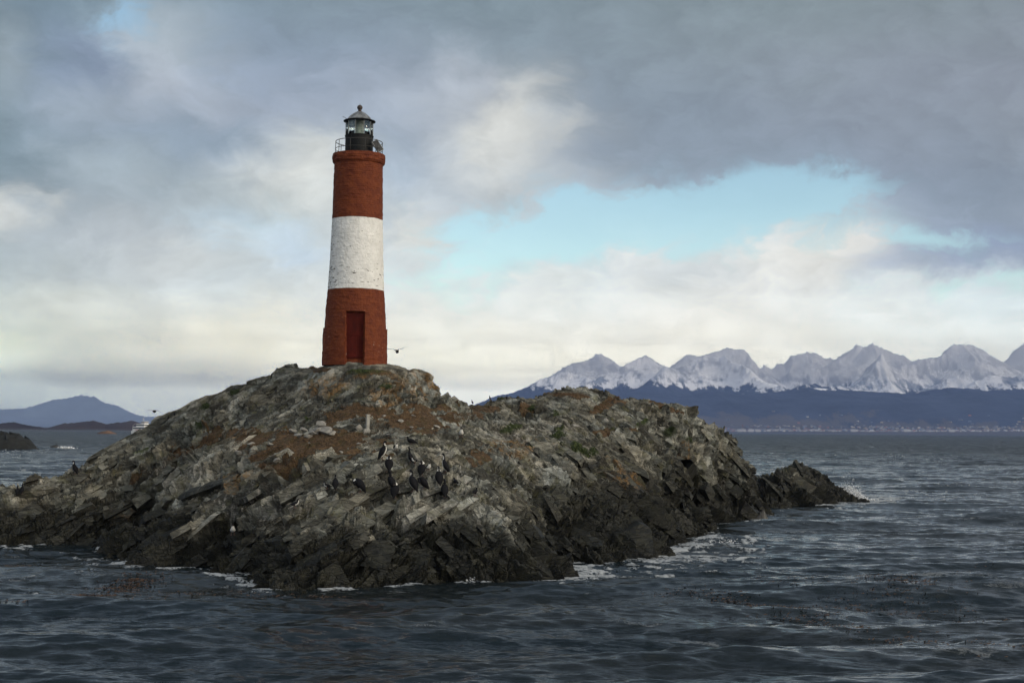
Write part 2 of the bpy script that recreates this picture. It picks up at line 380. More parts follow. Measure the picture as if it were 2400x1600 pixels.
# tower pad
for k in range(8):
    a = k * math.pi / 4; c0 = at(831, 844, 61.2)
    CP.append((c0.x + 1.7 * math.cos(a), 61.2 + 1.7 * math.sin(a), c0.z - 0.1))
CP.append((c0.x, 61.2, c0.z))
INNER = [(830,880,59.1),(720,880,60.5),(930,880,59.5),(830,935,58.4),(730,930,59.6),(640,930,61.5),(950,915,59),(1000,935,60.0),(900,905,58.5),
 (850,972,57.2),(760,990,57.5),(930,985,57.5),(700,1000,57.8),(620,985,59.5),(560,965,62),(480,1010,62),(1000,965,59.5),(1060,960,63),(1120,965,65.5),
 (650,1060,54.5),(750,1040,54.8),(850,1040,54.2),(560,1050,57),(470,1060,60),(380,1080,62.5),(300,1110,63),
 (900,1070,52.4),(980,1060,53),(980,1110,50.6),(900,1110,50.8),(1060,1080,52.5),(800,1110,51),(700,1120,51.5),(600,1110,54),(500,1120,56.5),
 (1000,1155,48.9),(900,1165,48.9),(800,1165,49),(1000,1250,47.6),(900,1250,46.8),(800,1250,46.4),(700,1250,47),(700,1180,49.2),(1100,1250,48),(1100,1170,49.8),(1200,1250,49.2),(1190,1170,51),(1230,1310,48.8),(900,1320,46),(720,1330,45.6),(1100,1320,47.4),
 (1150,1100,54),(1200,1060,57.5),(1150,1020,61),(1200,990,66),(1300,1100,59),(1300,1020,65),(1300,960,70.5),(1400,960,72),(1400,1060,66),(1400,1150,60),(1350,1230,56.3),(1450,1230,58),(1320,1270,55),(1500,1250,58.6),
 (1500,1000,71),(1500,1080,66.5),(1500,1160,62),(1580,1180,65),(1600,1010,76),(1600,1080,72),(1600,1140,68.5),(1680,1050,79),(1690,1110,78),(1670,1160,77),(1730,1110,86),(1740,1150,92),(1800,1130,97),(1870,1120,99.5),(1920,1150,102.5),
 (200,1150,62),(100,1190,62),(0,1210,62),(-120,1235,63),(200,1210,60),(300,1180,59),(300,1235,57),(400,1150,58.5),(400,1210,56.5),(150,1245,59.6),(0,1250,60),
 (500,1180,54.5),(450,1250,54.2),(420,1290,53),(520,1240,52),(600,1180,51.6),(620,1240,50),(560,1300,50.2),(620,1310,48),(680,1300,46.4),(520,1320,49.6)]
for q in INNER: cp(*q)
for X in (-45, -30, -15, 0, 15, 30): CP.append((X, 36 if X < 12 else 44, -3.0))
CP = np.array(CP, np.float64)
CX, CY, CZ = CP.T
_r = np.hypot(CX[:, None] - CX[None], CY[:, None] - CY[None])
# linear kernel with light smoothing + affine term
_A = np.zeros((len(CP) + 3, len(CP) + 3)); _A[:-3, :-3] = _r - np.eye(len(CP)) * 0.25
_A[:-3, -3] = 1; _A[:-3, -2] = CX; _A[:-3, -1] = CY; _A[-3:, :-3] = _A[:-3, -3:].T
_w = np.linalg.solve(_A, np.concatenate([CZ, [0, 0, 0]]))
def base_h(X, Y):
    X = np.asarray(X, F32); Y = np.asarray(Y, F32); H = np.full(X.shape, _w[-3], F32) + F32(_w[-2]) * X + F32(_w[-1]) * Y
    for i in range(len(CP)):
        if abs(_w[i]) > 1e-9: H += F32(_w[i]) * np.sqrt((X - F32(CX[i])) ** 2 + (Y - F32(CY[i])) ** 2 + F32(0.05))
    return H

# ------------------------------------------------------------------ island rock: detail carved on the base surface
NC, NR = 1750, 1120
pxs = np.linspace(-430, 2120, NC)
tanx = np.array([ray(q, 1000).x for q in pxs], F32)
tt = np.linspace(0, 1, NR)
Ds = (42.5 + (122 - 42.5) * (0.42 * tt + 0.58 * tt ** 2)).astype(F32)
GX = (tanx[None] * Ds[:, None]); GY = np.repeat(Ds[:, None], NC, 1)
GZ = base_h(GX, GY)
GZ += (fbm(np.stack([GX * 0.35, GY * 0.35, GX * 0 + 3], -1), 3) - 0.5) * 0.5 * sstep(-0.5, 1.5, GZ)
PX, PY = proj(GX, GY, GZ)
def field(kind, spots):
    """soft mask from ellipses in frame coordinates (x, y, rx, ry, angle)"""
    m = np.zeros(GX.shape, F32)
    for s in spots:
        cx, cy, rx, ry = s[:4]; a = math.radians(s[4] if len(s) > 4 else 0)
        dx = (PX - cx); dy = (PY - cy)
        u = (dx * math.cos(a) + dy * math.sin(a)) / rx; v = (-dx * math.sin(a) + dy * math.cos(a)) / ry
        m = np.maximum(m, sstep(1.25, 0.45, np.sqrt(u * u + v * v)))
    return m
# face normals of the base
dX = np.gradient(GX, axis=1); dZc = np.gradient(GZ, axis=1)
dYr = np.gradient(GY, axis=0); dXr = np.gradient(GX, axis=0); dZr = np.gradient(GZ, axis=0)
def normals(X, Y, Z):
    a = np.stack([np.gradient(X, axis=1), np.gradient(Y, axis=1), np.gradient(Z, axis=1)], -1)
    b = np.stack([np.gradient(X, axis=0), np.gradient(Y, axis=0), np.gradient(Z, axis=0)], -1)
    n = np.cross(a, b); n /= np.linalg.norm(n, axis=-1, keepdims=True) + 1e-9
    return n
N = normals(GX, GY, GZ)
steep = 1 - N[..., 2]
above = sstep(-1.0, 0.4, GZ)

moss = field('moss', [(850,968,120,30,3),(700,1045,190,36,4),(930,990,130,30,-4),(830,1030,120,22),(640,1085,90,26,20),(760,1000,80,14),(460,1045,90,10,-25),(1000,955,90,12),(530,1012,60,14,-5),(1120,960,60,14),
                      (1330,925,60,9),(1460,938,60,8,-20),(1420,945,40,8,-30),(1240,955,30,10),(1080,975,60,14),(1010,1010,60,12),(1560,955,50,8,20),(1150,1070,90,20),(1440,1010,60,9),(420,1065,60,7,-25),(340,1115,60,8,-22),(760,860,60,5),(880,868,70,7)])
moss_soft = moss.copy()
P3 = np.stack([GX, GY, GZ], -1).reshape(-1, 3)
mn = fbm(P3 * np.array([1.1, 1.1, 1.6], F32), 4).reshape(GX.shape)
moss = sstep(0.34, 0.62, moss * 0.62 + (mn - 0.5) * 2.8) * (moss_soft > 0.02)
hardness = 1 - 0.72 * moss_soft * sstep(0.3, 0.6, moss + 0.2)
near_tower = np.exp(-(((GX - c0.x) ** 2 + (GY - 61.2) ** 2) / 2.9 ** 2) ** 2)
hardness *= 1 - 0.85 * near_tower
hardness *= 0.42 + 0.58 * np.maximum(sstep(4.6, 2.4, GZ), 0.9 * sstep(.12, .4, steep))

def frame(n, u):
    n = Vector(n).normalized(); u = Vector(u); u = (u - n * u.dot(n)).normalized(); v = n.cross(u)
    return np.array([u, v, n], F32)
FL = frame((-0.52, 0.12, 0.76), (-0.80, -0.35, -0.48))      # beds dipping to the left
FR = frame((0.68, 0.12, 0.70), (0.66, -0.35, -0.66))      # beds dipping steeply to the right
blend = sstep(1010, 1180, PX + (fbm(P3 * 0.25, 2).reshape(GX.shape) - 0.5) * 260)
warp = np.stack([fbm(P3 * 0.4 + 5, 3), fbm(P3 * 0.4 + 31, 3), fbm(P3 * 0.4 + 57, 3)], -1) - 0.5
P3w = P3 + warp * 0.45
SL = P3w @ FL.T; SR = P3w @ FR.T
bl = blend.ravel()[:, None]
disp = np.zeros(len(P3), F32); side = np.zeros((len(P3), 3), F32); tone = np.zeros(len(P3), F32); crack = np.zeros(len(P3), F32)
def layer(S, size, aniso, amp, tilt, cw, ca):
    Q = S / (size * np.array(aniso, F32)); d1, d2, R, O = voro(Q)
    h = amp * (R[:, 0] - 0.5) * 2 + tilt * ((R[:, 1] - 0.5) * O[:, 0] + (R[:, 2] - 0.5) * O[:, 1] + (R[:, 3] - 0.5) * O[:, 2]) * 2
    e = 1 - sstep(0, cw, d2 - d1)
    return h - ca * e, R[:, 3], e
for (size, an, amp, tilt, cw, ca, tw) in [(2.6, (1.7, 1.1, 0.62), .16, .60, .04, .18, .25), (1.05, (1.7, 1.0, 0.6), .11, .42, .06, .14, .4),
                                      (0.46, (1.7, 0.9, 0.62), .070, .24, .09, .075, .5), (0.21, (1.5, 0.9, 0.7), .032, .10, .12, .03, .4)]:
    hl, rl, el_ = layer(SL, size, an, amp, tilt, cw, ca)
    hr, rr, er = layer(SR, size, an, amp, tilt, cw, ca)
    b1 = bl[:, 0]
    disp += hl * (1 - b1) + hr * b1
    tone += tw * (np.where(b1 < .5, rl, rr) - 0.5)
    crack = np.maximum(crack, (el_ * (1 - b1) + er * b1) * min(1, size))
# stepped beds: each slab stands out and breaks off sharply below
def beds(S, period, amp, seed):
    w = S[:, 2] / period + (vnoise(S * np.array([.16, .25, .3], F32) + seed) - .5) * 1.1
    k = np.floor(w); f = w - k
    a = 0.45 + 1.1 * _T[(k.astype(int) + seed) & 63, 7, 9]
    return amp * a * (np.clip(1 - f, 0, 1) - sstep(0.86, 1.0, 1 - f) * 0.9 - 0.35), f
gz = GZ.ravel(); px_, py_ = PX.ravel(), PY.ravel()
lowL = sstep(960, 760, px_) * sstep(1035, 1130, py_ + 0.22 * (px_ - 400))
lowR = sstep(1120, 1250, px_) * sstep(960, 1130, py_ - 0.1 * (px_ - 1400))
b1_, f1 = beds(SL, 0.85, 0.62, 3); b2_, f2 = beds(SR, 0.80, 0.55, 12)
b3_, f3 = beds(SL, 0.37, 0.20, 21); b4_, f4 = beds(SR, 0.34, 0.18, 33)
disp += b1_ * (0.22 + 0.78 * lowL) * (1 - bl[:, 0]) + b2_ * (0.2 + 0.8 * lowR) * bl[:, 0]
disp += b3_ * (0.35 + 0.65 * lowL) * (1 - bl[:, 0]) + b4_ * (0.35 + 0.65 * lowR) * bl[:, 0]
disp += (fbm(P3 * 1.8, 5, 0.6) - .5) * 0.10 + (fbm(P3 * 0.5 + 9, 3, .5, True) - .5) * 0.2
D2 = disp.reshape(GX.shape) * hardness
# clefts and gullies seen in the cliff
def groove(pts, w, depth):
    best = np.full(GX.shape, 1e9, F32); wj = (fbm(P3 * 1.2 + 77, 3).reshape(GX.shape) - .5) * 26
    for (ax, ay), (bx, by) in zip(pts, pts[1:]):
        dx, dy = bx - ax, by - ay; L2 = dx * dx + dy * dy
        t = np.clip(((PX - ax) * dx + (PY - ay) * dy) / L2, 0, 1)
        best = np.minimum(best, np.hypot(PX + wj - ax - t * dx, PY + wj - ay - t * dy))
    return depth * np.exp(-(best / w) ** 2)
G = np.zeros(GX.shape, F32)
for pts, w, d in [([(890,1172),(925,1215),(960,1260),(1010,1280),(1060,1285)], 17, 1.0), ([(860,1195),(890,1240),(905,1300),(925,1350)], 11, .7), ([(690,1295),(740,1308),(790,1320)], 9, .7),
                  ([(1270,1215),(1290,1250),(1300,1310)], 20, 1.1), ([(1380,1180),(1350,1230),(1370,1290)], 14, .7), ([(1240,1180),(1300,1225),(1330,1270)], 12, .6), ([(1480,1220),(1530,1255)], 12, .6),
                  ([(1560,1110),(1620,1170),(1670,1200)], 12, .8), ([(1600,1040),(1640,1110),(1690,1170)], 9, .8), ([(1690,1020),(1730,1070)], 9, .7), ([(1480,1140),(1560,1160),(1620,1190)], 9, .5),
                  ([(700,1105),(610,1160),(520,1205),(440,1240),(380,1265)], 9, .8), ([(560,1130),(450,1190),(330,1235),(200,1262)], 8, .7), ([(330,1290),(420,1262),(520,1240)], 8, .6), ([(480,1350),(560,1300),(660,1250)], 9, .6),
                  ([(230,1150),(300,1130)], 8, .5), ([(1360,1100),(1420,1130)], 8, .4), ([(700,1215),(760,1210)], 9, .5), ([(370,1095),(420,1110)], 10, .4), ([(640,1290),(700,1300)], 8, .5)]:
    G = np.maximum(G, groove(pts, w, d))
def blur(A, k):
    for ax in (0, 1):
        C = np.cumsum(np.pad(A.astype(np.float64), [(k + 1, k) if a == ax else (0, 0) for a in (0, 1)], mode='edge'), axis=ax)
        A = (np.take(C, range(2 * k + 1, C.shape[ax]), axis=ax) - np.take(C, range(0, C.shape[ax] - 2 * k - 1), axis=ax)) / (2 * k + 1)
    return A.astype(F32)
D2 = D2 - blur(D2, 45) * 0.9 - 0.03
D2 = D2 - G * 0.8
D2 *= sstep(-1.6, -0.2, GZ)
Nn = N.copy(); Nn[..., 2] += 0.25; Nn /= np.linalg.norm(Nn, axis=-1, keepdims=True)
VX = GX + Nn[..., 0] * D2; VY = GY + Nn[..., 1] * D2; VZ = GZ + Nn[..., 2] * D2
VZ -= 0.10 * near_tower

# attributes
wet = sstep(2.5, 0.7, VZ + (fbm(P3 * 0.7 + 40, 4).reshape(GX.shape) - .5) * 1.7)
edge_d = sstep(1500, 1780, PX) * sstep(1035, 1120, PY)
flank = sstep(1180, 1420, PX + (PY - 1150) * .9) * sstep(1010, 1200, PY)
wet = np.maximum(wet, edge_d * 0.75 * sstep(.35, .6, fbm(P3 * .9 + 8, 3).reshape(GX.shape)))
wet = np.maximum(wet, flank * .7 * sstep(4.0, 2.2, VZ + (fbm(P3 * .6 + 90, 3).reshape(GX.shape) - .5) * 2.4))  # right slope darkened through the same mask, fading out higher up
lich = field('lichen', [(985,905,45,45,50),(1020,890,30,30,50),(940,905,50,40),(900,930,40,30),(560,1020,40,12),(300,1220,50,20),(1480,1140,60,18,25),(1600,1070,20,12),(560,1120,60,20),(860,870,60,10),(760,900,60,30),(1210,1050,90,25)])
guano = field('guano', [(960,1085,70,30,60),(1000,1130,60,40),(940,1190,50,20),(1060,1120,60,30,40),(1010,1190,70,40,60),(560,1190,110,35,-25),(680,1190,80,26),(130,1135,70,12,-25),(330,1110,50,12),(1130,1210,30,30,60),(800,1270,35,40,80),(1240,1010,120,25),(450,1120,90,30),(620,1225,60,20)])
tuft = field('tuft', [(1197,1008,32,8,-12),(1310,1022,24,6),(1350,1052,60,7,18),(1380,1062,26,8,10),(1300,973,10,5),(1245,960,10,5),(1565,1018,16,7,30),(1310,1010,14,6),(550,920,16,7,-20),(480,958,14,10),(1250,1046,20,6),(1610,1030,16,6,30),(893,910,10,6),(720,980,10,6),(1700,1012,10,6),(1160,935,30,4),(1500,1000,16,5),(1440,1012,14,5),(470,1005,30,8,-30),(330,1060,30,8,-30),(860,868,60,5)])
tuft = sstep(0.35, 0.7, tuft * .8 + (fbm(P3 * 2.5 + 3, 3).reshape(GX.shape) - .5) * 1.1) * (tuft > .05)
VZ = VZ + (tuft * 0.10 + moss * 0.05 * fbm(P3 * 3.0, 3).reshape(GX.shape))

m, t, p, o_ = new_mat('island_rock')
geo = t.new('ShaderNodeNewGeometry'); pos = geo.outputs['Position']
a_tone = t.attr('tone').outputs['Fac']; a_moss = t.attr('moss').outputs['Fac']; a_wet = t.attr('wet').outputs['Fac']
a_lich = t.attr('lichen').outputs['Fac']; a_gu = t.attr('guano').outputs['Fac']; a_tuft = t.attr('tuft').outputs['Fac']; a_dip = t.attr('dip').outputs['Fac']
nb = t.noise(pos, 0.6, 5, 0.6); nf = t.noise(pos, 7.0, 6, 0.7); nm = t.noise(pos, 2.2, 6, 0.65, 0.6)
# streaks following the beds
svl = t.new('ShaderNodeMapping'); svl.inputs['Rotation'].default_value = (0, math.radians(-27), 0); svl.inputs['Scale'].default_value = (0.6, 0.8, 1.7); t.put(svl.inputs[0], pos)
svr = t.new('ShaderNodeMapping'); svr.inputs['Rotation'].default_value = (0, math.radians(47), 0); svr.inputs['Scale'].default_value = (0.6, 0.8, 1.7); t.put(svr.inputs[0], pos)
sv = t.mix(a_dip, svl.outputs[0], svr.outputs[0])
ns = t.noise(sv, 2.6, 6, 0.65, 0.3)
def vor(vec, sc, feat='F1', metric='MINKOWSKI'):
    nd = t.new('ShaderNodeTexVoronoi', feature=feat)
    if feat == 'F1': nd.distance = metric; nd.inputs['Exponent'].default_value = 4
    t.put(nd.inputs['Vector'], vec); nd.inputs['Scale'].default_value = sc; return nd
svw = t.vec('ADD', sv, t.vec('SCALE', nm.outputs['Color'], scale=.10))
v1 = vor(svw, 2.3); v2 = vor(svw, 5.5); e1 = vor(svw, 2.3, 'DISTANCE_TO_EDGE'); e2 = vor(svw, 5.5, 'DISTANCE_TO_EDGE')
c1 = t.sep(v1.outputs['Color'])[0]; c2 = t.sep(v2.outputs['Color'])[1]
k = t.math('ADD', t.math('MULTIPLY', a_tone, 1.0), t.math('ADD', t.math('MULTIPLY', c1, .34), t.math('MULTIPLY', c2, .26)))
k = t.math('ADD', k, t.math('ADD', t.math('MULTIPLY', nm.outputs[0], 0.30), t.math('ADD', t.math('MULTIPLY', ns.outputs[0], 0.22), t.math('MULTIPLY', nf.outputs[0], 0.5))))
k = t.math('SUBTRACT', k, t.math('MULTIPLY', t.attr('flank_dark').outputs['Fac'], .38))
cr = t.new('ShaderNodeValToRGB'); t.put(cr.inputs[0], t.ramp(k, 0.40, 1.45, 0, 1, False))
els = cr.color_ramp.elements
els[0].position = 0.05; els[0].color = (0.045, 0.043, 0.036, 1); els[1].position = 1.0; els[1].color = (0.40, 0.39, 0.35, 1)
for ps, c in [(0.3, (0.085, 0.084, 0.072)), (0.5, (0.150, 0.148, 0.128)), (0.72, (0.235, 0.23, 0.20))]:
    e = els.new(ps); e.color = c + (1,)
hue = t.mix(t.ramp(nb.outputs[0], .35, .65), (0.94, 1.0, 1.03), (1.03, 0.985, 0.90))
rock = t.mix(1.0, cr.outputs[0], hue, 'MULTIPLY')
rock = t.mix(t.math('MULTIPLY', t.ramp(t.noise(pos, 1.3, 6, .7).outputs[0], .52, .66), 0.35), rock, (0.13, 0.125, 0.045))
lm = t.math('MULTIPLY', a_lich, t.ramp(t.noise(pos, 2.4, 6, .7).outputs[0], .44, .62))
rock = t.mix(t.math('MULTIPLY', lm, 0.5), rock, (0.30, 0.155, 0.04))
lm2 = t.ramp(t.noise(pos, 3.4, 5, .7, .5).outputs[0], .66, .72)
rock = t.mix(t.math('MULTIPLY', lm2, 0.22), rock, (0.33, 0.22, 0.07))
gv = t.new('ShaderNodeMapping'); gv.inputs['Scale'].default_value = (3.2, 3.2, 0.9); t.put(gv.inputs[0], pos)
gm_ = t.math('MULTIPLY', a_gu, t.ramp(t.noise(gv.outputs[0], 1.5, 6, .7, .5).outputs[0], .5, .66))
rock = t.mix(t.math('MULTIPLY', gm_, 0.5), rock, (0.56, 0.53, 0.48))
mc = t.mix(t.ramp(nf.outputs[0], .35, .65), (0.045, 0.029, 0.016), (0.125, 0.078, 0.040))
mc = t.mix(t.ramp(nm.outputs[0], .48, .68), mc, (0.062, 0.050, 0.020))
mc = t.mix(t.ramp(t.noise(pos, 5.0, 4, .7).outputs[0], .66, .72), mc, (0.22, 0.20, 0.16))
rock = t.mix(t.ramp(t.math('ADD', a_moss, t.math('MULTIPLY', t.math('SUBTRACT', nf.outputs[0], .5), 0.9)), .35, .65), rock, mc)
rock = t.mix(a_tuft, rock, t.mix(t.ramp(nf.outputs[0], .35, .65), (0.012, 0.020, 0.007), (0.05, 0.066, 0.018)))
wcol = t.mix(t.ramp(nm.outputs[0], .4, .65), (0.004, 0.005, 0.004), (0.022, 0.022, 0.014))
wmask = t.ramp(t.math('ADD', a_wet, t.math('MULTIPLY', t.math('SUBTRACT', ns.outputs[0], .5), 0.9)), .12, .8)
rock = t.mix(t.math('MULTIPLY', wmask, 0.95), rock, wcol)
t.put(p.inputs['Base Color'], rock)
t.put(p.inputs['Roughness'], t.ramp(wmask, 0, 1, 0.92, 0.55, False)); p.inputs['Specular IOR Level'].default_value = 0.3
bmp = t.new('ShaderNodeBump'); bmp.inputs['Strength'].default_value = 0.7; bmp.inputs['Distance'].default_value = 0.06
hh = t.math('ADD', t.math('MULTIPLY', nf.outputs[0], 0.7), t.math('MULTIPLY', ns.outputs[0], .25))
hh = t.math('ADD', hh, t.math('ADD', t.math('MULTIPLY', t.ramp(e1.outputs['Distance'], 0, .06), .9), t.math('MULTIPLY', t.ramp(e2.outputs['Distance'], 0, .07), .5)))
hh = t.math('ADD', hh, t.math('ADD', c1, t.math('MULTIPLY', c2, .6)))
t.put(bmp.inputs['Height'], hh); t.l.new(bmp.outputs[0], p.inputs['Normal'])
MAT_ROCK = m

# broken slabs and blocks lying along the beds, part of the rock itself
ATT = dict(tone=tone.reshape(GX.shape), moss=moss, wet=wet, lichen=lich, guano=guano, tuft=tuft, dip=blend, flank_dark=flank)
NV = normals(GX, GY, blur(GZ, 6))
high = sstep(4.2, 5.4, GZ)
def blocks():
    rs = np.random.RandomState(21)
    vis = (GZ > .15 + .5 * sstep(75, 90, GY)) & (moss_soft < .75) & (np.exp(-((GX - c0.x) ** 2 + (GY - 61.2) ** 2) / 2.0 ** 2) < .3) & (PY > 800)
    dA = np.abs(np.gradient(GX, axis=1) * np.gradient(GY, axis=0)) / np.maximum(N[..., 2], .3)
    wgt = (vis * dA).ravel() * np.clip(60 / GY.ravel(), .5, 1.4); cdf = np.cumsum(wgt); cdf /= cdf[-1]
    corners = np.array([(-1, -1, -1), (1, -1, -1), (1, 1, -1), (-1, 1, -1), (-1, -1, 1), (1, -1, 1), (1, 1, 1), (-1, 1, 1)], F32) * .5
    faces = np.array([(0, 3, 2, 1), (4, 5, 6, 7), (0, 1, 5, 4), (1, 2, 6, 5), (2, 3, 7, 6), (3, 0, 4, 7)])
    Vs, Qs, A = [], [], []; nV = 0
    Vf = np.stack([VX, VY, VZ], -1).reshape(-1, 3); Nf = NV.reshape(-1, 3)
    for (n, L, W, T, out) in [(420, 1.5, 1.0, .5, -.03), (2300, 1.1, .68, .34, .0), (3800, .55, .38, .22, .0), (3200, .28, .22, .13, .0)]:
        idx = np.searchsorted(cdf, rs.rand(n))
        b = blend.ravel()[idx]; isR = rs.rand(n) < b
        Fm = np.where(isR[:, None, None], FR[None], FL[None])            # rows u, v, n
        sc = np.exp(rs.randn(n, 3) * .33) * np.array([L, W, T]); sc *= np.where(moss_soft.ravel()[idx] > .2, .6, 1)[:, None] * (1 - .45 * near_tower.ravel()[idx])[:, None]
        C = corners[None] * sc[:, None] * (1 + rs.randn(n, 8, 3) * .13)
        C[:, 4:, :2] *= rs.uniform(.62, 1.0, (n, 1, 2))
        yaw = rs.randn(n) * .28; pit = rs.randn(n) * .16; rol = rs.randn(n) * .16
        def rot(C, ax, a):
            i, j = [(0, 1), (0, 2), (1, 2)][ax]; c, s_ = np.cos(a)[:, None], np.sin(a)[:, None]; D = C.copy()
            D[..., i] = C[..., i] * c - C[..., j] * s_; D[..., j] = C[..., i] * s_ + C[..., j] * c; return D
        C = rot(rot(rot(C, 0, yaw), 1, pit), 2, rol)
        Wd = np.einsum('nkc,ncd->nkd', C, Fm)
        # sink each block so only its outer part shows
        nn = Nf[idx]; ext = np.abs(np.einsum('nkd,nd->nk', Wd, nn)).max(1)
        cen = Vf[idx] - nn * (ext * np.clip(rs.uniform(.45, 1.0, n) + (.22 + .25 * b) * high.ravel()[idx], 0, 1.04) - out)[:, None]
        Wd = Wd + cen[:, None]
        Vs.append(Wd.reshape(-1, 3)); Qs.append((faces[None] + (np.arange(n) * 8)[:, None, None] + nV).reshape(-1, 4)); nV += n * 8
        a = {k: np.repeat(v.ravel()[idx], 8) for k, v in ATT.items()}
        a['tone'] = a['tone'] * .7 + np.repeat(rs.uniform(-.16, .16, n), 8); a['moss'] = a['moss'] * .35; a['tuft'] = a['tuft'] * 0; A.append(a)
    return np.concatenate(Vs), np.concatenate(Qs), {k: np.concatenate([a[k] for a in A]) for k in A[0]}
bV, bQ, bA = blocks()
def nearest(px, py):
    d = (PX - px) ** 2 + (PY - py) ** 2 + np.where(GZ > -1.2, 0, 1e9); k = int(np.argmin(d)); return k
def slab(pts, w, th, lift, seed, under=(0, -.35, -1)):
    """a long tapering slab of one bed, tip first"""
    rs = np.random.RandomState(seed); ks = [nearest(*q) for q in pts]; Vf = np.stack([VX, VY, VZ], -1).reshape(-1, 3)
    c = np.array([Vf[k] for k in ks]); n = 26; u = np.linspace(0, 1, n); tt_ = np.linspace(0, 1, len(c))
    P = np.stack([np.interp(u, tt_, c[:, i]) for i in range(3)], -1); V = []; ak = []
    d = P[-1] - P[0]; d /= np.linalg.norm(d); up = np.array([-.15, -.35, .92]); up -= d * up.dot(d); up /= np.linalg.norm(up); sd = np.cross(d, up)
    if sd[1] > 0: sd = -sd                                   # towards the water in front
    jit = np.repeat(rs.randn(n // 2 + 1, 6, 2) * .10, 2, 0)[:n]
    for i in range(n):
        tp = min(1, (u[i] + .04) / .28) ** .7 * (1 - .55 * max(0, u[i] - .5) / .5); W, T = w * tp, th * tp; o = P[i] + up * lift * (1 - u[i] ** 3)
        prof = [(-.2, -1.3), (-.55, .15), (.0, .42), (.55, .30), (.74, -.08), (.35, -1.0)]
        for k, (a, b) in enumerate(prof): V.append(o + sd * W * (a + jit[i, k, 0] * tp) + up * T * (b + jit[i, k, 1] * tp))
        ak.append(nearest(*proj(*o)) if i % 6 == 0 else ak[-1])
    Q = [(i * 6 + k, i * 6 + (k + 1) % 6, i * 6 + 6 + (k + 1) % 6, i * 6 + 6 + k) for i in range(n - 1) for k in range(6)]
    Q += [(0, 1, 2, 3), (0, 3, 4, 5)]
    return np.array(V), np.array(Q), {k_: np.repeat(v.ravel()[ak], 6) + (rs.uniform(-.12, .12) if k_ == 'tone' else 0) for k_, v in ATT.items()}
SLABS = [([(300,1322),(400,1282),(520,1222),(640,1166)], 1.0, .55, .12), ([(468,1349),(560,1306),(660,1250),(770,1196)], 1.0, .60, .15), ([(350,1272),(470,1212),(600,1150),(700,1108)], .7, .35, .12), ([(215,1262),(330,1215),(450,1160),(560,1112)], .8, .4, .15),
         ([(95,1264),(220,1215),(350,1155),(450,1110)], .9, .45, .15), ([(0,1250),(110,1205),(230,1160),(330,1122)], .8, .4, .12), ([(-40,1215),(60,1185),(150,1150)], .7, .4, .1), ([(640,1368),(700,1330),(790,1290)], .9, .6, .1), ([(420,1305),(520,1262),(600,1228)], .5, .3, .1),
         ([(560,1200),(660,1155),(760,1120)], .5, .25, .1), ([(150,1245),(260,1205),(340,1170)], .45, .25, .1), ([(620,1290),(720,1245),(850,1200)], .7, .35, .1),
         ([(1110,1345),(1080,1270),(1030,1200),(990,1170)], .9, .5, .12), ([(1240,1335),(1220,1270),(1180,1200),(1140,1150)], .9, .5, .12), ([(1345,1318),(1330,1260),(1300,1200),(1270,1150)], .8, .45, .12), ([(1525,1305),(1480,1255),(1430,1205),(1380,1150)], 1.1, .6, .15),
         ([(1575,1262),(1520,1215),(1465,1160),(1420,1110)], .8, .45, .15), ([(1605,1238),(1560,1180),(1520,1120),(1480,1070)], .8, .45, .12), ([(1675,1220),(1630,1160),(1590,1100),(1550,1050)], .9, .5, .15), ([(1690,1195),(1660,1130),(1620,1070),(1590,1020)], .8, .45, .12),
         ([(1735,1150),(1710,1090),(1680,1030),(1650,985)], .8, .45, .1), ([(1400,1315),(1380,1262),(1350,1210)], .7, .4, .1), ([(900,1350),(880,1290),(850,1235)], .8, .45, .1), ([(990,1350),(980,1290),(950,1230)], .6, .4, .1)]
for i_, sl_ in enumerate(SLABS):
    v_, q_, a_ = slab(*sl_, 100 + i_); bQ = np.concatenate([bQ, q_ + len(bV)]); bV = np.concatenate([bV, v_]); bA = {k: np.concatenate([bA[k], a_[k]]) for k in bA}
n0 = VX.size
island = mesh_np('island', np.concatenate([np.stack([VX, VY, VZ], -1).reshape(-1, 3), bV]), np.concatenate([gridq(NR, NC), bQ + n0]), MAT_ROCK, smooth=False)
tag(island, kind='structure', label='rocky grey island of tilted slabs with rusty moss patches under the lighthouse', cat='island')
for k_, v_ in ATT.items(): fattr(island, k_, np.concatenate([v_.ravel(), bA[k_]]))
SPX, SPY = proj(VX, VY, VZ)
_ok = (VZ > -0.2) & (SPX > -200) & (SPX < 2500) & (SPY > 700) & (SPY < 1500)
_id = np.nonzero(_ok.ravel())[0]; _cell = (SPX.ravel()[_id] // 3).astype(int) * 1000 + (SPY.ravel()[_id] // 3).astype(int)
_ord = np.lexsort((VY.ravel()[_id], _cell)); _cs = _cell[_ord]; _first = np.concatenate([[True], _cs[1:] != _cs[:-1]])
VIS = dict(zip(_cs[_first].tolist(), _id[_ord][_first].tolist()))
bpy.context.view_layer.update()
def hit(px, py, rad=5):
    """the visible rock point seen at a frame position"""
    ok, loc, nor, fi = island.ray_cast(Vector((0, 0, CAM_H)), ray(px, py).normalized())
    if ok and loc.z > -.1: return loc.copy()
    cx, cy = int(px // 3), int(py // 3)
    for r in range(0, 40):
        best = None
        for i in range(-r, r + 1):
            for j in range(-r, r + 1):
                if max(abs(i), abs(j)) != r: continue
                k = VIS.get((cx + i) * 1000 + cy + j)
                if k is not None and (best is None or VY.flat[k] < VY.flat[best]): best = k
        if best is not None: return Vector((float(VX.flat[best]), float(VY.flat[best]), float(VZ.flat[best])))
    return None

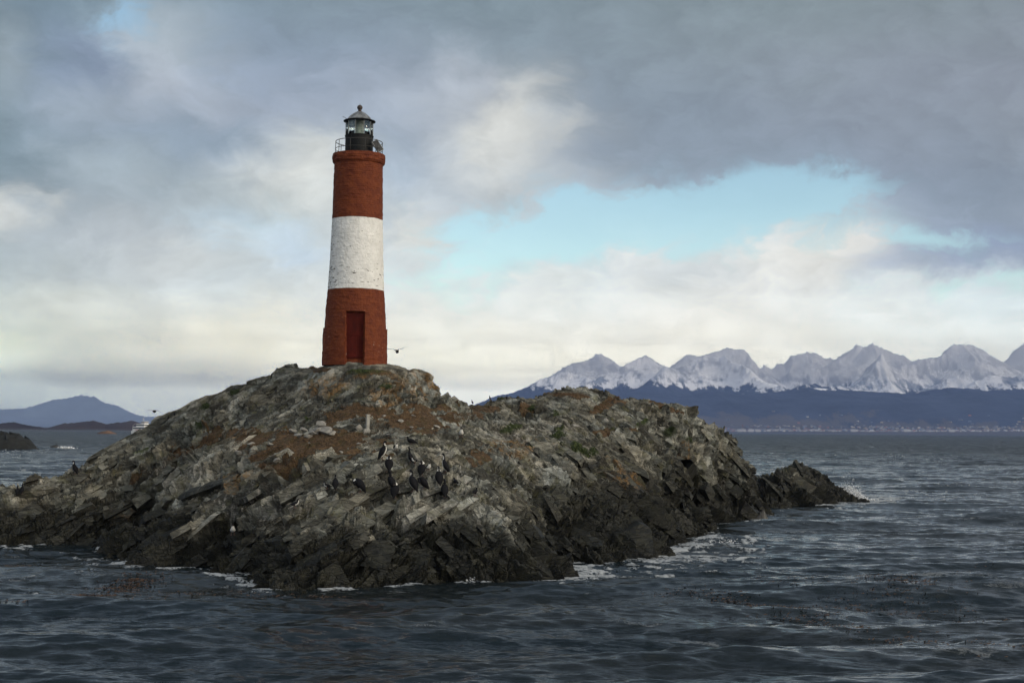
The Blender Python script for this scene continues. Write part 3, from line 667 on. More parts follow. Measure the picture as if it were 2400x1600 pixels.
# ------------------------------------------------------------------ sea
def sea_mesh():
    azc = np.concatenate([np.radians(np.linspace(-23, 23, 1250)), np.radians(np.linspace(23, 337, 90))[1:-1]])
    rows = []
    ys = np.concatenate([np.linspace(900, 610, 60), np.linspace(610, 150, 640)[1:], np.linspace(150, 12, 210)[1:], [9, 7, 5.5, 4, 3, 2, 1.3, .72]])
    rr = (CAM_H * FPX / ys).astype(F32)
    A, Rr = np.meshgrid(azc, rr); X = (np.sin(A) * Rr).astype(F32); Y = (np.cos(A) * Rr).astype(F32)
    Z = np.zeros_like(X); DX = np.zeros_like(X); DY = np.zeros_like(X)
    rs = np.random.RandomState(5)
    far = sstep(9000, 500, Rr)
    SLP = np.zeros_like(X)
    gust = 0.65 + 0.7 * fbm(np.stack([X * .05, Y * .05, X * 0], -1).reshape(-1, 3), 3).reshape(X.shape)
    for i in range(96):
        lam = 0.42 * (17 / 0.42) ** rs.rand()
        th = math.radians(95) + rs.randn() * (0.5 if lam < 1.5 else 0.27)       # travelling towards the camera, slightly across
        kx, ky = math.cos(th) * 2 * math.pi / lam, math.sin(th) * 2 * math.pi / lam
        amp = 0.0105 * lam ** 0.58 * (0.5 + rs.rand())
        amp *= .74
        if lam < 3: amp *= 0.62
        elif lam < 7: amp *= .8
        ph = kx * X + ky * Y + rs.rand() * 6.28
        fade = sstep(lam * 1500, lam * 300, Rr) if lam < 6 else 1
        c, s = np.cos(ph), np.sin(ph)
        wgt = amp * fade * (gust if lam < 8 else 1)
        Z += wgt * c; DX -= wgt * s * math.cos(th) * .5; DY -= wgt * s * math.sin(th) * .5
        SLP += wgt * s * (2 * math.pi / lam)
    hb = np.full(X.shape, -6, F32)
    mk = (Rr > 38) & (Rr < 130) & (np.abs(np.arctan2(X, Y)) < .45)
    hb[mk] = base_h(X[mk], Y[mk])
    # calmer in the lee of the rock
    calm = 1 - 0.45 * sstep(-3.0, -0.3, hb)
    fan = (np.abs(A) < 0.45)
    Z *= calm
    P = np.stack([X, Y, X * 0], -1).reshape(-1, 3)
    f1 = fbm(P * np.array([.9, .9, 1], F32) + 3, 5, .62).reshape(X.shape); f2 = fbm(P * np.array([.22, .3, 1], F32) + 30, 3).reshape(X.shape)
    sx, sy = proj(X, Y, np.zeros_like(X))
    shore = sstep(-3.0, -0.2, hb + (f2 - .5) * 2.2) * mk
    rim = np.exp(-((hb + .35) / .45) ** 2) * mk
    right = 0.45 + 0.55 * sstep(1150, 1350, sx)
    # washing zones: more foam at the right flank, the tip and the small inlet
    def zone(cx, cy, rx, ry, w): return w * np.exp(-(((sx - cx) / rx) ** 2 + ((sy - cy) / ry) ** 2))
    z = zone(600, 1358, 45, 22, .9) + zone(1330, 1335, 90, 20, .7) + zone(1450, 1335, 150, 26, .5) + zone(1990, 1150, 50, 18, 1.3) + zone(2010, 1175, 90, 12, .8) + zone(1800, 1190, 160, 12, .6) + zone(1690, 1245, 50, 20, .1) \
        + zone(1700, 1270, 50, 7, .5) + zone(1150, 1358, 60, 8, .9) + zone(320, 1275, 40, 8, .8) + zone(310, 1315, 30, 12, .5) + zone(150, 1047, 22, 4, .9) + zone(60, 1058, 90, 6, .9) + zone(1120,1350,16,10,1.0) + zone(1000, 1366, 90, 5, .8) \
        + zone(1620, 1300, 290, 50, .50) + zone(1560, 1300, 60, 30, .4) + zone(2150, 1165, 150, 14, .4)
    foam = np.clip(shore * right * .62 + z * .75 + rim * .40, 0, .92) + (f1 - .66) * 2.6
    f3 = fbm(P * np.array([2.2, 3.4, 1], F32) + 13, 4, .65).reshape(X.shape)
    foam = sstep(.0, .75, foam + (f3 - .55) * 2.6) * sstep(.12, .3, shore + z)
    # thin drifting streaks and breaking crests
    Q = np.stack([X * .35 + Y * .10, Y * 1.3, X * 0 + 8], -1).reshape(-1, 3)
    st = fbm(Q, 5, .6).reshape(X.shape)
    crest = sstep(.05, .26, Z)
    foam = np.maximum(foam, sstep(.69, .78, st + .07 * crest + .035 * sstep(1300, 1700, sx)) * .42 * sstep(600, 120, Rr))
    j = rs.randint(0, 1250, 620); i = (60 + 640 + rs.rand(620) ** 0.8 * 190).astype(int)
    for a, b in zip(i, j):
        w = rs.randint(1, 5); v = rs.uniform(.6, 1.25); foam[a:a + 1 + (rs.rand() < .4), b:b + w] = v * .8
    j = rs.randint(0, 1250, 90); i = (60 + rs.rand(90) * 0 + rs.uniform(470, 640, 90)).astype(int)
    for a, b in zip(i, j):
        w = rs.randint(3, 10); v = rs.uniform(.3, .8); foam[a:a + 1, b:b + w] = v
    Z += foam * .05 * (Rr < 200)
    # small breaking wave by the right flank
    Z += .28 * np.exp(-(((sx - 1700) / 70) ** 2 + ((sy - 1268) / 7) ** 2)) * (Rr < 200)
    V = np.stack([X + DX * calm, Y + DY * calm, Z], -1)
    nr, nc = X.shape
    Vf = np.concatenate([V.reshape(-1, 3), [[0, 0, 0]]]); Qd = gridq(nr, nc, True)
    ring = [[nr * nc, j, (j + 1) % nc, nr * nc] for j in range(nc)]
    o = mesh_np('sea', Vf, Qd, None, smooth=True)
    cap = np.array([[nr * nc, (j + 1) % nc, j] for j in range(nc)])
    bmv = o.data
    # centre under the camera
    q0 = len(bmv.loops); bmv.loops.add(cap.size)
    li = np.zeros(len(bmv.loops), np.int32); bmv.loops.foreach_get('vertex_index', li); li[q0:] = cap.ravel(); bmv.loops.foreach_set('vertex_index', li)
    p0 = len(bmv.polygons); bmv.polygons.add(len(cap)); ls = np.zeros(len(bmv.polygons), np.int32); bmv.polygons.foreach_get('loop_start', ls)
    ls[p0:] = q0 + 3 * np.arange(len(cap)); bmv.polygons.foreach_set('loop_start', ls)
    bmv.polygons.foreach_set('use_smooth', np.full(len(bmv.polygons), True)); bmv.update(calc_edges=True)
    fattr(o, 'foam', np.concatenate([foam.ravel(), [0]])); fattr(o, 'chop', np.concatenate([sstep(45, 500, Rr).ravel(), [0]]))
    return o, V, Rr, sx, sy
sea, SEAV, SEAR, SEAPX, SEAPY = sea_mesh()
m, t, p, o_ = new_mat('sea_water')
geo = t.new('ShaderNodeNewGeometry'); pos = geo.outputs['Position']
af = t.attr('foam').outputs['Fac']
nw = t.noise(t.vec('MULTIPLY', pos, (0.34, 1.35, 1.0)), 2.0, 7, 0.70, 0.4); nr_ = t.noise(t.vec('MULTIPLY', pos, (0.36, 1.4, 1.0)), 7.5, 6, 0.68, .3)
nbig = t.noise(t.vec('MULTIPLY', pos, (0.03, 0.08, 1)), 1.0, 3, 0.5)
ch = t.attr('chop').outputs['Fac']
nA = t.noise(t.vec('MULTIPLY', pos, (0.20, 0.80, 1.0)), 1.0, 9, 0.74, 0.5)
def cen(n, k): return t.vec('SCALE', t.vec('SUBTRACT', n.outputs['Color'], (.5, .5, .5)), scale=k)
pert = t.vec('ADD', cen(nA, .85), t.vec('ADD', cen(nw, 1.05), cen(nr_, .85)))
pert = t.vec('SCALE', pert, scale=t.ramp(t.noise(t.vec('MULTIPLY', pos, (.10, .22, 1)), 1.0, 4, .6).outputs[0], .35, .65, .6, 1.45, False))
pert = t.vec('SCALE', t.vec('MULTIPLY', pert, (1, 1.2, 0)), scale=t.math('MULTIPLY', t.ramp(ch, 0, 1, 1.0, 2.4, False), t.ramp(t.noise(t.vec('MULTIPLY', pos, (.012, .05, 1)), 1.0, 5, .6).outputs[0], .3, .7, .6, 1.4, False)))
pert = t.vec('SCALE', pert, scale=t.ramp(t.noise(t.vec('MULTIPLY', pos, (.004, .0011, 1)), 1.0, 5, .65).outputs[0], .35, .65, .55, 1.4, False))
nrm = t.vec('NORMALIZE', t.vec('ADD', t.vec('ADD', geo.outputs['Normal'], pert), t.comb(0.0, t.math('MULTIPLY', ch, -.26), 0.0)))   # the steep lee faces of wind waves
na_ = t.noise(t.vec('MULTIPLY', pos, (.8, 1.2, 1)), 1.5, 5, .6, .9); nb_ = t.noise(pos, 4.5, 4, .6, .8)
def lace(n, w): return t.ramp(t.math('ABSOLUTE', t.math('SUBTRACT', n.outputs[0], .5)), 0, w, 1, 0)
lc = t.math('MAXIMUM', lace(na_, .09), t.math('MULTIPLY', lace(nb_, .10), .85))
fm = t.ramp(t.math('MULTIPLY', af, t.math('ADD', t.math('MULTIPLY', lc, .95), .14)), .22, .85)
wc = t.mix(t.ramp(nbig.outputs[0], .4, .6), (0.006, 0.013, 0.018), (0.012, 0.016, 0.017))
t.put(p.inputs['Base Color'], t.mix(t.math('MULTIPLY', fm, 0.85), wc, (0.46, 0.49, 0.51)))
t.put(p.inputs['Roughness'], t.math('MAXIMUM', t.ramp(fm, 0, 1, 0.16, 0.85, False), t.ramp(ch, 0, 1, .14, .30, False))); p.inputs['IOR'].default_value = 1.333
t.put(p.inputs['Normal'], nrm)
sea.data.materials.append(m); tag(sea, kind='structure')
def sea_z(X, Y):
    k = np.argmin((SEAV[..., 0] - X) ** 2 + (SEAV[..., 1] - Y) ** 2); return float(SEAV.reshape(-1, 3)[k, 2])

# ------------------------------------------------------------------ far land
def ridged_land(name, az0, az1, r0, r1, na, nr, ridges, shore, slope, seed, mat, rough=60.0, ramp=0.035, shelf=0, carve=0):
    az = np.radians(np.linspace(az0, az1, na)); rr = np.linspace(r0, r1, nr)
    A, R = np.meshgrid(az, rr); X = np.sin(A) * R; Y = np.cos(A) * R
    P = np.stack([X / 900, Y / 900, X * 0 + seed], -1).reshape(-1, 3)
    wx = (fbm(P, 4).reshape(X.shape) - .5) * 900; wy = (fbm(P + 40, 4).reshape(X.shape) - .5) * 900
    H = np.full(X.shape, -60.0)
    for pts in ridges:
        sl = slope
        if isinstance(pts, tuple): pts, sl = pts
        for (ax, ay, ar), (bx, by, br) in zip(pts, pts[1:]):
            n = max(2, int(abs(bx - ax) / 8))
            for q in np.linspace(0, 1, n):
                x_, y_, r_ = ax + (bx - ax) * q, ay + (by - ay) * q, ar + (br - ar) * q
                w = at(x_, y_, r_)
                d = np.hypot(X + wx * .2 - w.x, (Y + wy * .2 - w.y))
                H = np.maximum(H, w.z - sl * d * (1 + 0.00002 * d))
    rg2 = fbm(np.stack([X / 900 + wx / 1200, Y / 1100 + wy / 1200, X * 0 + seed + 8], -1).reshape(-1, 3), 6, .52, True).reshape(X.shape)
    H = H - (.80 - rg2) * carve * sstep(180, 620, H)
    rg = fbm(np.stack([X / 620 + wx / 1500, Y / 1500, X * 0 + seed + 3], -1).reshape(-1, 3), 6, .55, True).reshape(X.shape)
    s0 = R - shore(np.degrees(A)) + (fbm(P * 2 + 9, 3).reshape(X.shape) - .5) * 260
    low = np.clip(s0, -300, None) * ramp
    amp = sstep(20, 320, H) * rough
    H = np.maximum(H, low) + (rg - .62) * 2 * amp + (fbm(P * 9, 3).reshape(X.shape) - .5) * np.clip(H, 0, 60) * .12
    if shelf: H = np.minimum(H, np.where(s0 < shelf, s0 * .05 + 3, shelf * .05 + 3 + (s0 - shelf) * .34))
    H = np.where(s0 < 0, np.minimum(H, -6 + s0 * .05), np.minimum(H, 3 + s0 * 0.6))
    H = np.where(s0 > 0, np.maximum(H, np.minimum(s0 * .02, 2)), H)
    o = mesh_np(name, np.stack([X, Y, H], -1), gridq(nr, na), mat, smooth=True)
    return tag(o, kind='structure'), X, Y, H
def land_mat(name, forest, snow, line, jag, rockc, amt=1.0, base=None, town=0):
    m, t, p, o = new_mat(name)
    geo = t.new('ShaderNodeNewGeometry'); pos = geo.outputs['Position']; x, y, z = t.sep(pos); nx, ny, nz = t.sep(geo.outputs['Normal'])
    n1 = t.noise(pos, 1 / 260.0, 6, .65); n2 = t.noise(t.vec('MULTIPLY', pos, (1, .4, .30)), 1 / 110.0, 7, .75); n3 = t.noise(pos, 1 / 900.0, 3, .5)
    zz = t.math('ADD', z, t.math('MULTIPLY', t.math('SUBTRACT', n2.outputs[0], .5), jag))
    zz = t.math('ADD', zz, t.math('MULTIPLY', t.math('SUBTRACT', n3.outputs[0], .5), jag * 1.0))
    f = t.ramp(zz, line - 10, line + 16)
    sr = t.ramp(t.math('ADD', t.math('MULTIPLY', n1.outputs[0], .6), t.math('MULTIPLY', n2.outputs[0], .9)), .64, .80)
    sr = t.math('MAXIMUM', sr, t.ramp(z, line + 60, line + 420, 0, .72))
    fo = t.mix(t.ramp(n1.outputs[0], .3, .7), tuple(c * .5 for c in forest), tuple(c * 1.7 for c in forest))
    if base: fo = t.mix(t.ramp(zz, base[0], base[1]), base[2], fo)
    sn = t.mix(t.math('MULTIPLY', sr, amt), rockc, snow)
    t.put(p.inputs['Base Color'], t.mix(f, fo, sn))
    p.inputs['Roughness'].default_value = .95; p.inputs['Specular IOR Level'].default_value = .1
    return m
M_RANGE = land_mat('snowy_range', (.022, .030, .050), (.95, .95, .97), 366, 320, (.27, .30, .35), base=(60, 100, (.085, .075, .065)))
RG = [[(1060,975,11500),(1130,936,11800),(1200,903,12000),(1262,868,12100),(1312,845,12200),(1345,849,12300),(1400,875,12000),(1440,905,11600)],
      [(1340,850,13400),(1372,830,13500),(1400,824,13600),(1450,850,13600),(1500,860,13500)],
      [(1340,915,11300),(1400,882,11700),(1460,850,12000),(1490,833,12100),(1515,827,12100),(1545,840,12100),(1600,868,11900),(1640,890,11600)],
      [(1530,895,11300),(1590,858,11800),(1640,826,12000),(1660,812,12050),(1690,830,12000),(1740,862,11700),(1800,892,11300),(1850,908,11000)],
      [(1620,820,13800),(1700,808,13900),(1740,820,13900),(1790,846,13900),(1850,842,13900),(1900,828,13900),(1960,840,13900),(2015,811,13900),(2065,814,13800),(2120,822,13700)],
      [(1880,905,11400),(1960,872,11900),(2040,848,12200),(2110,828,12500),(2170,808,12600),(2215,799,12600),(2265,797,12700),(2310,812,12800),(2360,845,12800),(2420,850,12800)],
      [(2200,890,11200),(2260,864,11400),(2300,845,11500),(2325,836,11500),(2360,850,11500),(2420,872,11300),(2500,880,11200)],
      [(2380,815,13900),(2420,800,14000),(2520,790,14000),(2700,800,14000),(2900,790,14000)],
      [(1200,950,11000),(1500,925,10700),(1800,912,10600),(2000,910,10500),(2200,908,10500),(2500,905,10500),(2900,900,10500)]]
rng_, RX, RY, RH = ridged_land('mountain_range', -4.5, 27, 8300, 15500, 1100, 460, [(q, .62) for q in RG[:-1]] + [(RG[-1], .2)], lambda a: 8700 + 0 * a, .6, 5, M_RANGE, rough=42, shelf=950, carve=420)
M_LEFT = land_mat('distant_mountain', (.085, .115, .14), (.60, .62, .66), 480, 120, (.16, .18, .22), .7)
LG = [[(-420,940,21600),(-300,915,21600),(-180,930,21600),(-60,956,21600),(0,955,21600),(55,954,21760),(85,946,21920),(127,932,22080),(165,927,22080),(191,924,22080),(219,925,22080),(228,932,22080),(240,941,21920),(266,947,21920),(298,961,21760),(330,972,21440),(372,988,20800),(430,994,20480),(600,998,19200)]]
ridged_land('distant_mountain', -30, -9.5, 18300, 24200, 500, 160, [(LG[0], .8)], lambda a: 19000 + 0 * a, .3, 9, M_LEFT, rough=30, carve=160)
M_HILL = land_mat('far_hills', (.050, .040, .040), (.1, .07, .06), 9000, 5, (.1, .1, .1))
HG = [[(-300,992,2450),(-150,986,2450),(-40,992,2450),(0,991,2450),(34,988,2450),(60,994,2450),(96,999,2450)], [(130,1000,2450),(159,991,2450),(190,989,2450),(225,985,2450),(240,989,2450),(255,993,2450),(283,989,2450),(300,988,2450),(315,985,2450),(335,991,2450),(383,997,2450),(420,999,2450)]]
ridged_land('far_hills', -30, -11.5, 2300, 2900, 500, 90, [(q, .3) for q in HG], lambda a: 2380 + 0 * a, .3, 3, M_HILL, rough=2, ramp=.004)

# ------------------------------------------------------------------ islets and skerries (each a rock of its own)
def rock_mound(name, px, py, w_px, h_px, mat, seed, deep=1.0, sub=90, top=None, rough=.25, base_z=-.4, label=None, cat='rock', group=None, kind=None, D=None):
    D = D or seaD(px, py); c = at(px, py, D); W = w_px * D / FPX / 2; H = h_px * D / FPX
    a = np.linspace(0, 2 * np.pi, sub, endpoint=False); r = np.linspace(0, 1, sub // 2)
    A, R_ = np.meshgrid(a, r); X = np.cos(A) * R_ * W * 1.04; Y = np.sin(A) * R_ * W * deep
    Pn = np.stack([X / W * 2.2, Y / W * 2.2, X * 0 + seed * 3.7], -1).reshape(-1, 3)
    prof = np.interp(X / W, *(top if top else ([-1, -.6, 0, .6, 1], [0, .7, 1, .7, 0])))
    n = fbm(Pn, 4).reshape(X.shape); d1, d2, RR, O = voro(Pn * 1.7); blk = (RR[:, 0] - .5 + (RR[:, 1] - .5) * O[:, 0] * 1.5).reshape(X.shape)
    Z = H * (prof * np.sqrt(np.clip(1 - (Y / (W * deep * 1.02)) ** 2, 0, 1)) * (1 - R_ ** 6) + (n - .5) * rough * 1.6 * (1 - R_ ** 3) + blk * rough * .7 * (1 - R_ ** 3))
    Z = Z + base_z * R_ ** 5 * 2
    o = mesh_np(name, np.stack([X, Y, Z], -1), gridq(sub // 2, sub, True)[:, ::-1], mat, smooth=False)
    o.location = (c.x, D, 0); tag(o, label, cat, group, kind); return o
M_WETROCK = simple('wet_rock', (.022, .021, .017), .5, var=.35, scale=2.0, bump=.5)
M_SKERRY = simple('skerry_turf', (.009, .010, .008), .9, var=.5, scale=1.2, bump=.6)
rock_mound('islet', 8, 1052, 178, 40, M_SKERRY, 1, .8, 120, ([-1, -.5, 0, .2, .45, .62, .8, 1], [.8, 1, .95, .80, .72, .55, .28, 0]), .42, label='low dark islet covered in scrub at the left edge behind the big rock', cat='islet')
rock_mound('wave_washed_rock', 127, 1050, 32, 9, M_WETROCK, 2, .7, 60, ([-1, -.3, .3, 1], [0, .7, 1, .2]), .15, label='small black rock with a burst of foam beside the dark islet', cat='rock')
rock_mound('wave_washed_rock', 1777, 1221, 62, 27, M_WETROCK, 3, .6, 70, ([-1, -.5, 0, .4, 1], [0, .35, .75, 1, .1]), .22, label='small black rock poking from the water off the right flank of the island', cat='rock')
rock_mound('wave_washed_rock', 1698, 1204, 44, 12, M_WETROCK, 4, .6, 50, None, .2, label='flat sliver of black rock touching the right flank of the island', cat='rock')
M_RUST = simple('rusty_islet', (.11, .062, .035), .9, var=.4, scale=.2)
rock_mound('islet', 250, 1008.5, 56, 8, M_RUST, 5, .5, 80, ([-1, -.7, -.3, .2, .6, 1], [0, .35, .7, 1, .5, 0]), .2, D=1050, label='tiny rust coloured islet low on the water left of the ship', cat='islet')

# ------------------------------------------------------------------ the town on the far shore
def house_mesh(name, w, d, h, rh, wall, roof):
    bm = bmesh.new(); box(bm, (0, 0, h / 2), (w, d, h))
    v = [bm.verts.new(q) for q in [(-w / 2 - .3, -d / 2 - .3, h), (w / 2 + .3, -d / 2 - .3, h), (w / 2 + .3, d / 2 + .3, h), (-w / 2 - .3, d / 2 + .3, h), (-w / 2 - .3, 0, h + rh), (w / 2 + .3, 0, h + rh)]]
    fs = [bm.faces.new([v[i] for i in q]) for q in [(0, 1, 5, 4), (2, 3, 4, 5), (0, 4, 3), (1, 2, 5), (3, 2, 1, 0)]]
    for f in bm.faces: f.material_index = 0
    for f in fs: f.material_index = 1
    me = bpy.data.meshes.new(name); bmesh.ops.recalc_face_normals(bm, faces=bm.faces); bm.to_mesh(me); bm.free(); me.materials.append(wall); me.materials.append(roof); return me
WALLS = [simple('wall_' + n, c, .8, var=.05, scale=.2) for n, c in (('white', (.42, .42, .42)), ('cream', (.32, .28, .22)), ('grey', (.18, .19, .21)), ('red', (.28, .12, .09)), ('blue', (.16, .20, .28)))]
ROOFS = [simple('roof_' + n, c, .7, var=.05, scale=.2) for n, c in (('grey', (.24, .25, .28)), ('rust', (.26, .10, .06)), ('pale', (.60, .62, .64)))]
HM = []
for i in range(12):
    w = random.uniform(14, 26); HM.append(house_mesh('house', w, random.uniform(10, 16), random.uniform(5, 11), random.uniform(2, 4), WALLS[[0, 0, 1, 0, 2, 0, 3, 4, 0, 1, 0, 2][i]], ROOFS[i % 3]))
def land_z(X, Y):
    a = math.atan2(X, Y); r = math.hypot(X, Y)
    j = int(round((math.degrees(a) + 4.5) / 31.5 * 1099)); i = int(round((r - 8300) / 7200 * 459))
    return float(RH[min(max(i, 0), 459), min(max(j, 0), 1099)])
spots = []
while len(spots) < 1100:
    px = random.uniform(1690, 2460); up = abs(random.gauss(0, 1)) ** 1.3 * (5 if px < 2050 else 3.5)
    dens = 0.5 + 0.5 * math.sin(px / 38.0) * math.cos(px / 90.0)
    if random.random() > .35 + .65 * dens and up > 3: continue
    r = 8815 + up * 44 + random.uniform(0, 60); w = at(px, 1000, r); z_ = land_z(w.x, w.y)
    if z_ < 1: continue
    spots.append((up, w.x, w.y, z_, r))
spots.sort(key=lambda s: s[4])
me0 = None
for i, (up, X, Y, z_, r) in enumerate(spots[:260]):
    me = HM[random.randrange(12)]
    if i < 14: me = HM[0]
    o = bpy.data.objects.new('house', me); COL.objects.link(o); o.location = (X, Y, z_ - .5); o.rotation_euler = (0, 0, random.uniform(-.6, .6)); s = random.uniform(.45, 1.0); o.scale = (s, s, s)
    tag(o, 'tiny pale house of the town on the far shore under the forest', 'house', 'houses of the far town')
bm = bmesh.new()
for (up, X, Y, z_, r) in spots[260:]:
    s = random.uniform(.8, 1.4); rot = Matrix.Rotation(random.uniform(-.6, .6), 3, 'Z'); hh = random.uniform(6, 12)
    n0 = len(bm.faces); box(bm, (X, Y, z_ + hh / 2 - .5), (random.uniform(7, 18) * s, 10, hh * .7), rot)
    bm.faces.ensure_lookup_table(); mi = random.choice([0, 1, 1, 2, 2, 2, 3, 4, 4])
    for f in bm.faces[n0:]: f.material_index = mi
ob = bm_obj('distant_town_buildings', bm, None); [ob.data.materials.append(w) for w in WALLS]
tag(ob, 'speckle of small pale buildings spread over the slope behind the shore', 'town', kind='stuff')
# big white sheds on the shore beside the rock
for i, (px, w) in enumerate([(1733, 26), (1744, 22), (1760, 34), (1775, 26), (2000, 30), (2125, 40), (2230, 34)]):
    p_ = at(px, 1012, 8790); me = HM[0]; o = bpy.data.objects.new('shed', me); COL.objects.link(o)
    o.location = (p_.x, p_.y, max(land_z(p_.x, p_.y), 1) - .5); o.scale = (w / 17, 1.5, 1.6)
    tag(o, 'large white waterfront shed on the far shore', 'shed', 'white sheds along the far waterfront')

# ------------------------------------------------------------------ lighthouse
TB = c0.copy()                                     # base centre on the rock
def tz(py): return at(831 + (844 - py) * 0.0165, py, 61.2).z
def m_paint(name, red):
    m, t, p, o = new_mat(name)
    uv = t.attr('wallmap'); v = uv.outputs['Vector']
    g = t.new('ShaderNodeTexCoord').outputs['Object']
    br = t.new('ShaderNodeTexBrick'); br.offset = .5; t.put(br.inputs['Vector'], t.vec('ADD', v, t.vec('SCALE', t.noise(g, 2.0, 3).outputs['Color'], scale=.03)))
    br.inputs['Scale'].default_value = 1.0; br.inputs['Brick Width'].default_value = .26; br.inputs['Row Height'].default_value = .085
    br.inputs['Mortar Size'].default_value = .012; br.inputs['Mortar Smooth'].default_value = .4
    n = t.noise(g, 3.5, 6, .65); nf = t.noise(g, 16.0, 5, .7); ns = t.noise(t.vec('MULTIPLY', g, (6, 6, .7)), 1.5, 5, .6)
    if red:
        c = t.mix(t.ramp(n.outputs[0], .3, .7), (.115, .0215, .006), (.190, .044, .010))
        c = t.mix(t.math('MULTIPLY', t.ramp(nf.outputs[0], .55, .75), .6), c, (.085, .018, .009))
        c = t.mix(t.math('MULTIPLY', t.ramp(ns.outputs[0], .62, .74), .35), c, (.10, .05, .035))
        z_ = t.sep(g)[2]
        ch = t.math('MULTIPLY', t.ramp(t.noise(g, 7.0, 4, .7).outputs[0], .66, .70), t.ramp(z_, 2.6, 1.6))
        c = t.mix(t.math('MULTIPLY', ch, .75), c, (.42, .36, .31))
        c = t.mix(t.math('MULTIPLY', t.math('SUBTRACT', 1.0, br.outputs['Fac'], clamp=True), 0.0), c, (.1, .03, .01))
        c = t.mix(t.math('MULTIPLY', br.outputs['Fac'], .35), c, (.10, .022, .010))
    else:
        c = t.mix(t.ramp(n.outputs[0], .35, .7), (.70, .70, .67), (.83, .83, .80))
        c = t.mix(t.math('MULTIPLY', t.ramp(ns.outputs[0], .55, .7), .30), c, (.45, .42, .36))
        z_ = t.sep(g)[2]; x_ = t.sep(g)[0]
        thr = t.math('ADD', t.ramp(x_, -.5, -1.1, 0, .07), t.ramp(t.math('ABSOLUTE', t.math('SUBTRACT', z_, 3.5)), .7, .3, 0, .045))
        chip = t.ramp(t.math('ADD', t.noise(t.vec('MULTIPLY', v, (3.6, 10.5, 1)), 1.0, 5, .68).outputs[0], thr), .648, .668)
        c = t.mix(chip, c, (.07, .06, .045))
        c = t.mix(t.math('MULTIPLY', br.outputs['Fac'], .03), c, (.3, .28, .24))
    t.put(p.inputs['Base Color'], c); p.inputs['Roughness'].default_value = .75; p.inputs['Specular IOR Level'].default_value = .3
    b = t.new('ShaderNodeBump'); b.inputs['Strength'].default_value = .8 if red else .2; b.inputs['Distance'].default_value = .02
    t.put(b.inputs['Height'], t.math('ADD', t.math('MULTIPLY', br.outputs['Fac'], -.8), t.math('ADD', n.outputs[0], nf.outputs[0]))); t.l.new(b.outputs[0], p.inputs['Normal'])
    return m
M_RED = m_paint('red_masonry', True); M_WHITE = m_paint('white_masonry', False)
house = bpy.data.objects.new('lighthouse', None); COL.objects.link(house); house.location = TB
tag(house, 'slender lighthouse with red and white bands and a black lantern on top of the island', 'lighthouse')
house.rotation_euler = (math.radians(-.0), math.radians(.35), 0)
Z0 = TB.z
def H(py): return tz(py) - Z0
DOOR_A = math.radians(-90 + 6); DOOR_H = H(735.5)
def wall(name, z0, z1, rf, mat, rough=.02, seg=420, dz=.022, lip=None, edge=0.012):
    nz = max(3, int((z1 - z0) / dz)); zz = np.linspace(z0, z1, nz); a = np.linspace(0, 2 * np.pi, seg, endpoint=False)
    A, Zz = np.meshgrid(a, zz); R = rf(Zz)
    Pn = np.stack([np.cos(A) * R, np.sin(A) * R, Zz], -1).reshape(-1, 3)
    R = R + (fbm(Pn * 2.2 + 5, 4).reshape(A.shape) - .5) * rough * 2.2 + (fbm(Pn * 9 + 11, 3, .6).reshape(A.shape) - .5) * rough * 1.5
    # courses of masonry showing through the paint
    row = np.floor(Zz / .085); bj = np.floor((A * 1.2 + (row % 2) * .13) / .26)
    R += (_T[row.astype(int) & 63, bj.astype(int) & 63, 3] - .5) * rough * (.35 if name == 'white_band' else .9)
    d = (A - (DOOR_A % (2 * np.pi))) * R
    ins = (np.abs(d) < .415) & (Zz < DOOR_H)
    R = np.where(ins, R * 0 + 1.09, R)
    Zz = Zz + np.where((np.arange(nz)[:, None] > 0) & (np.arange(nz)[:, None] < nz - 1), 0, (vnoise(np.stack([np.cos(A) * 4, np.sin(A) * 4, A * 0 + z0], -1).reshape(-1, 3)).reshape(A.shape) - .5) * edge * 2)
    V = np.stack([np.cos(A) * R, np.sin(A) * R, Zz], -1).reshape(-1, 3)
    n = len(V); Q = gridq(nz, seg, True)
    # top and bottom caps towards an inner ring
    ri = .55
    top = np.stack([np.cos(a) * ri, np.sin(a) * ri, a * 0 + zz[-1]], -1); bot = np.stack([np.cos(a) * ri, np.sin(a) * ri, a * 0 + zz[0]], -1)
    V = np.concatenate([V, top, bot]); j = np.arange(seg); j2 = (j + 1) % seg; b = (nz - 1) * seg
    Q = np.concatenate([Q, np.stack([b + j, b + j2, n + j2, n + j], -1), np.stack([j2, j, n + seg + j, n + seg + j2], -1)])
    o = mesh_np(name, V, Q, mat, smooth=False, parent=house)
    at_ = o.data.attributes.new('wallmap', 'FLOAT_VECTOR', 'POINT')
    W = np.zeros((len(V), 3), F32); W[:n, 0] = (A * 1.2).ravel(); W[:n, 1] = Zz.ravel(); at_.data.foreach_set('vector', W.ravel())
    return o
ppm = FPX / 61.2
hz = [H(843) , H(771), H(681), H(516), H(387)]
def rad(z): return np.interp(z, [hz[1], H(730), H(681), H(600), H(516), H(440), H(387)], [144.5 / 2 / ppm, 139 / 2 / ppm, 131.5 / 2 / ppm, 123.5 / 2 / ppm, 118.5 / 2 / ppm, 116 / 2 / ppm, 115 / 2 / ppm])
wall('plinth', -.25, hz[1], lambda z: np.interp(z, [-.25, hz[1] - .04, hz[1]], [1.40, 1.375, 1.365]), M_RED, .022)
wall('lower_red_band', hz[1] + .001, hz[2], lambda z: rad(z), M_RED, .02)
wall('white_band', hz[2] + .001, hz[3], lambda z: rad(z) + .004, M_WHITE, .018)
wall('upper_red_band', hz[3] + .001, hz[4], lambda z: rad(z), M_RED, .016)
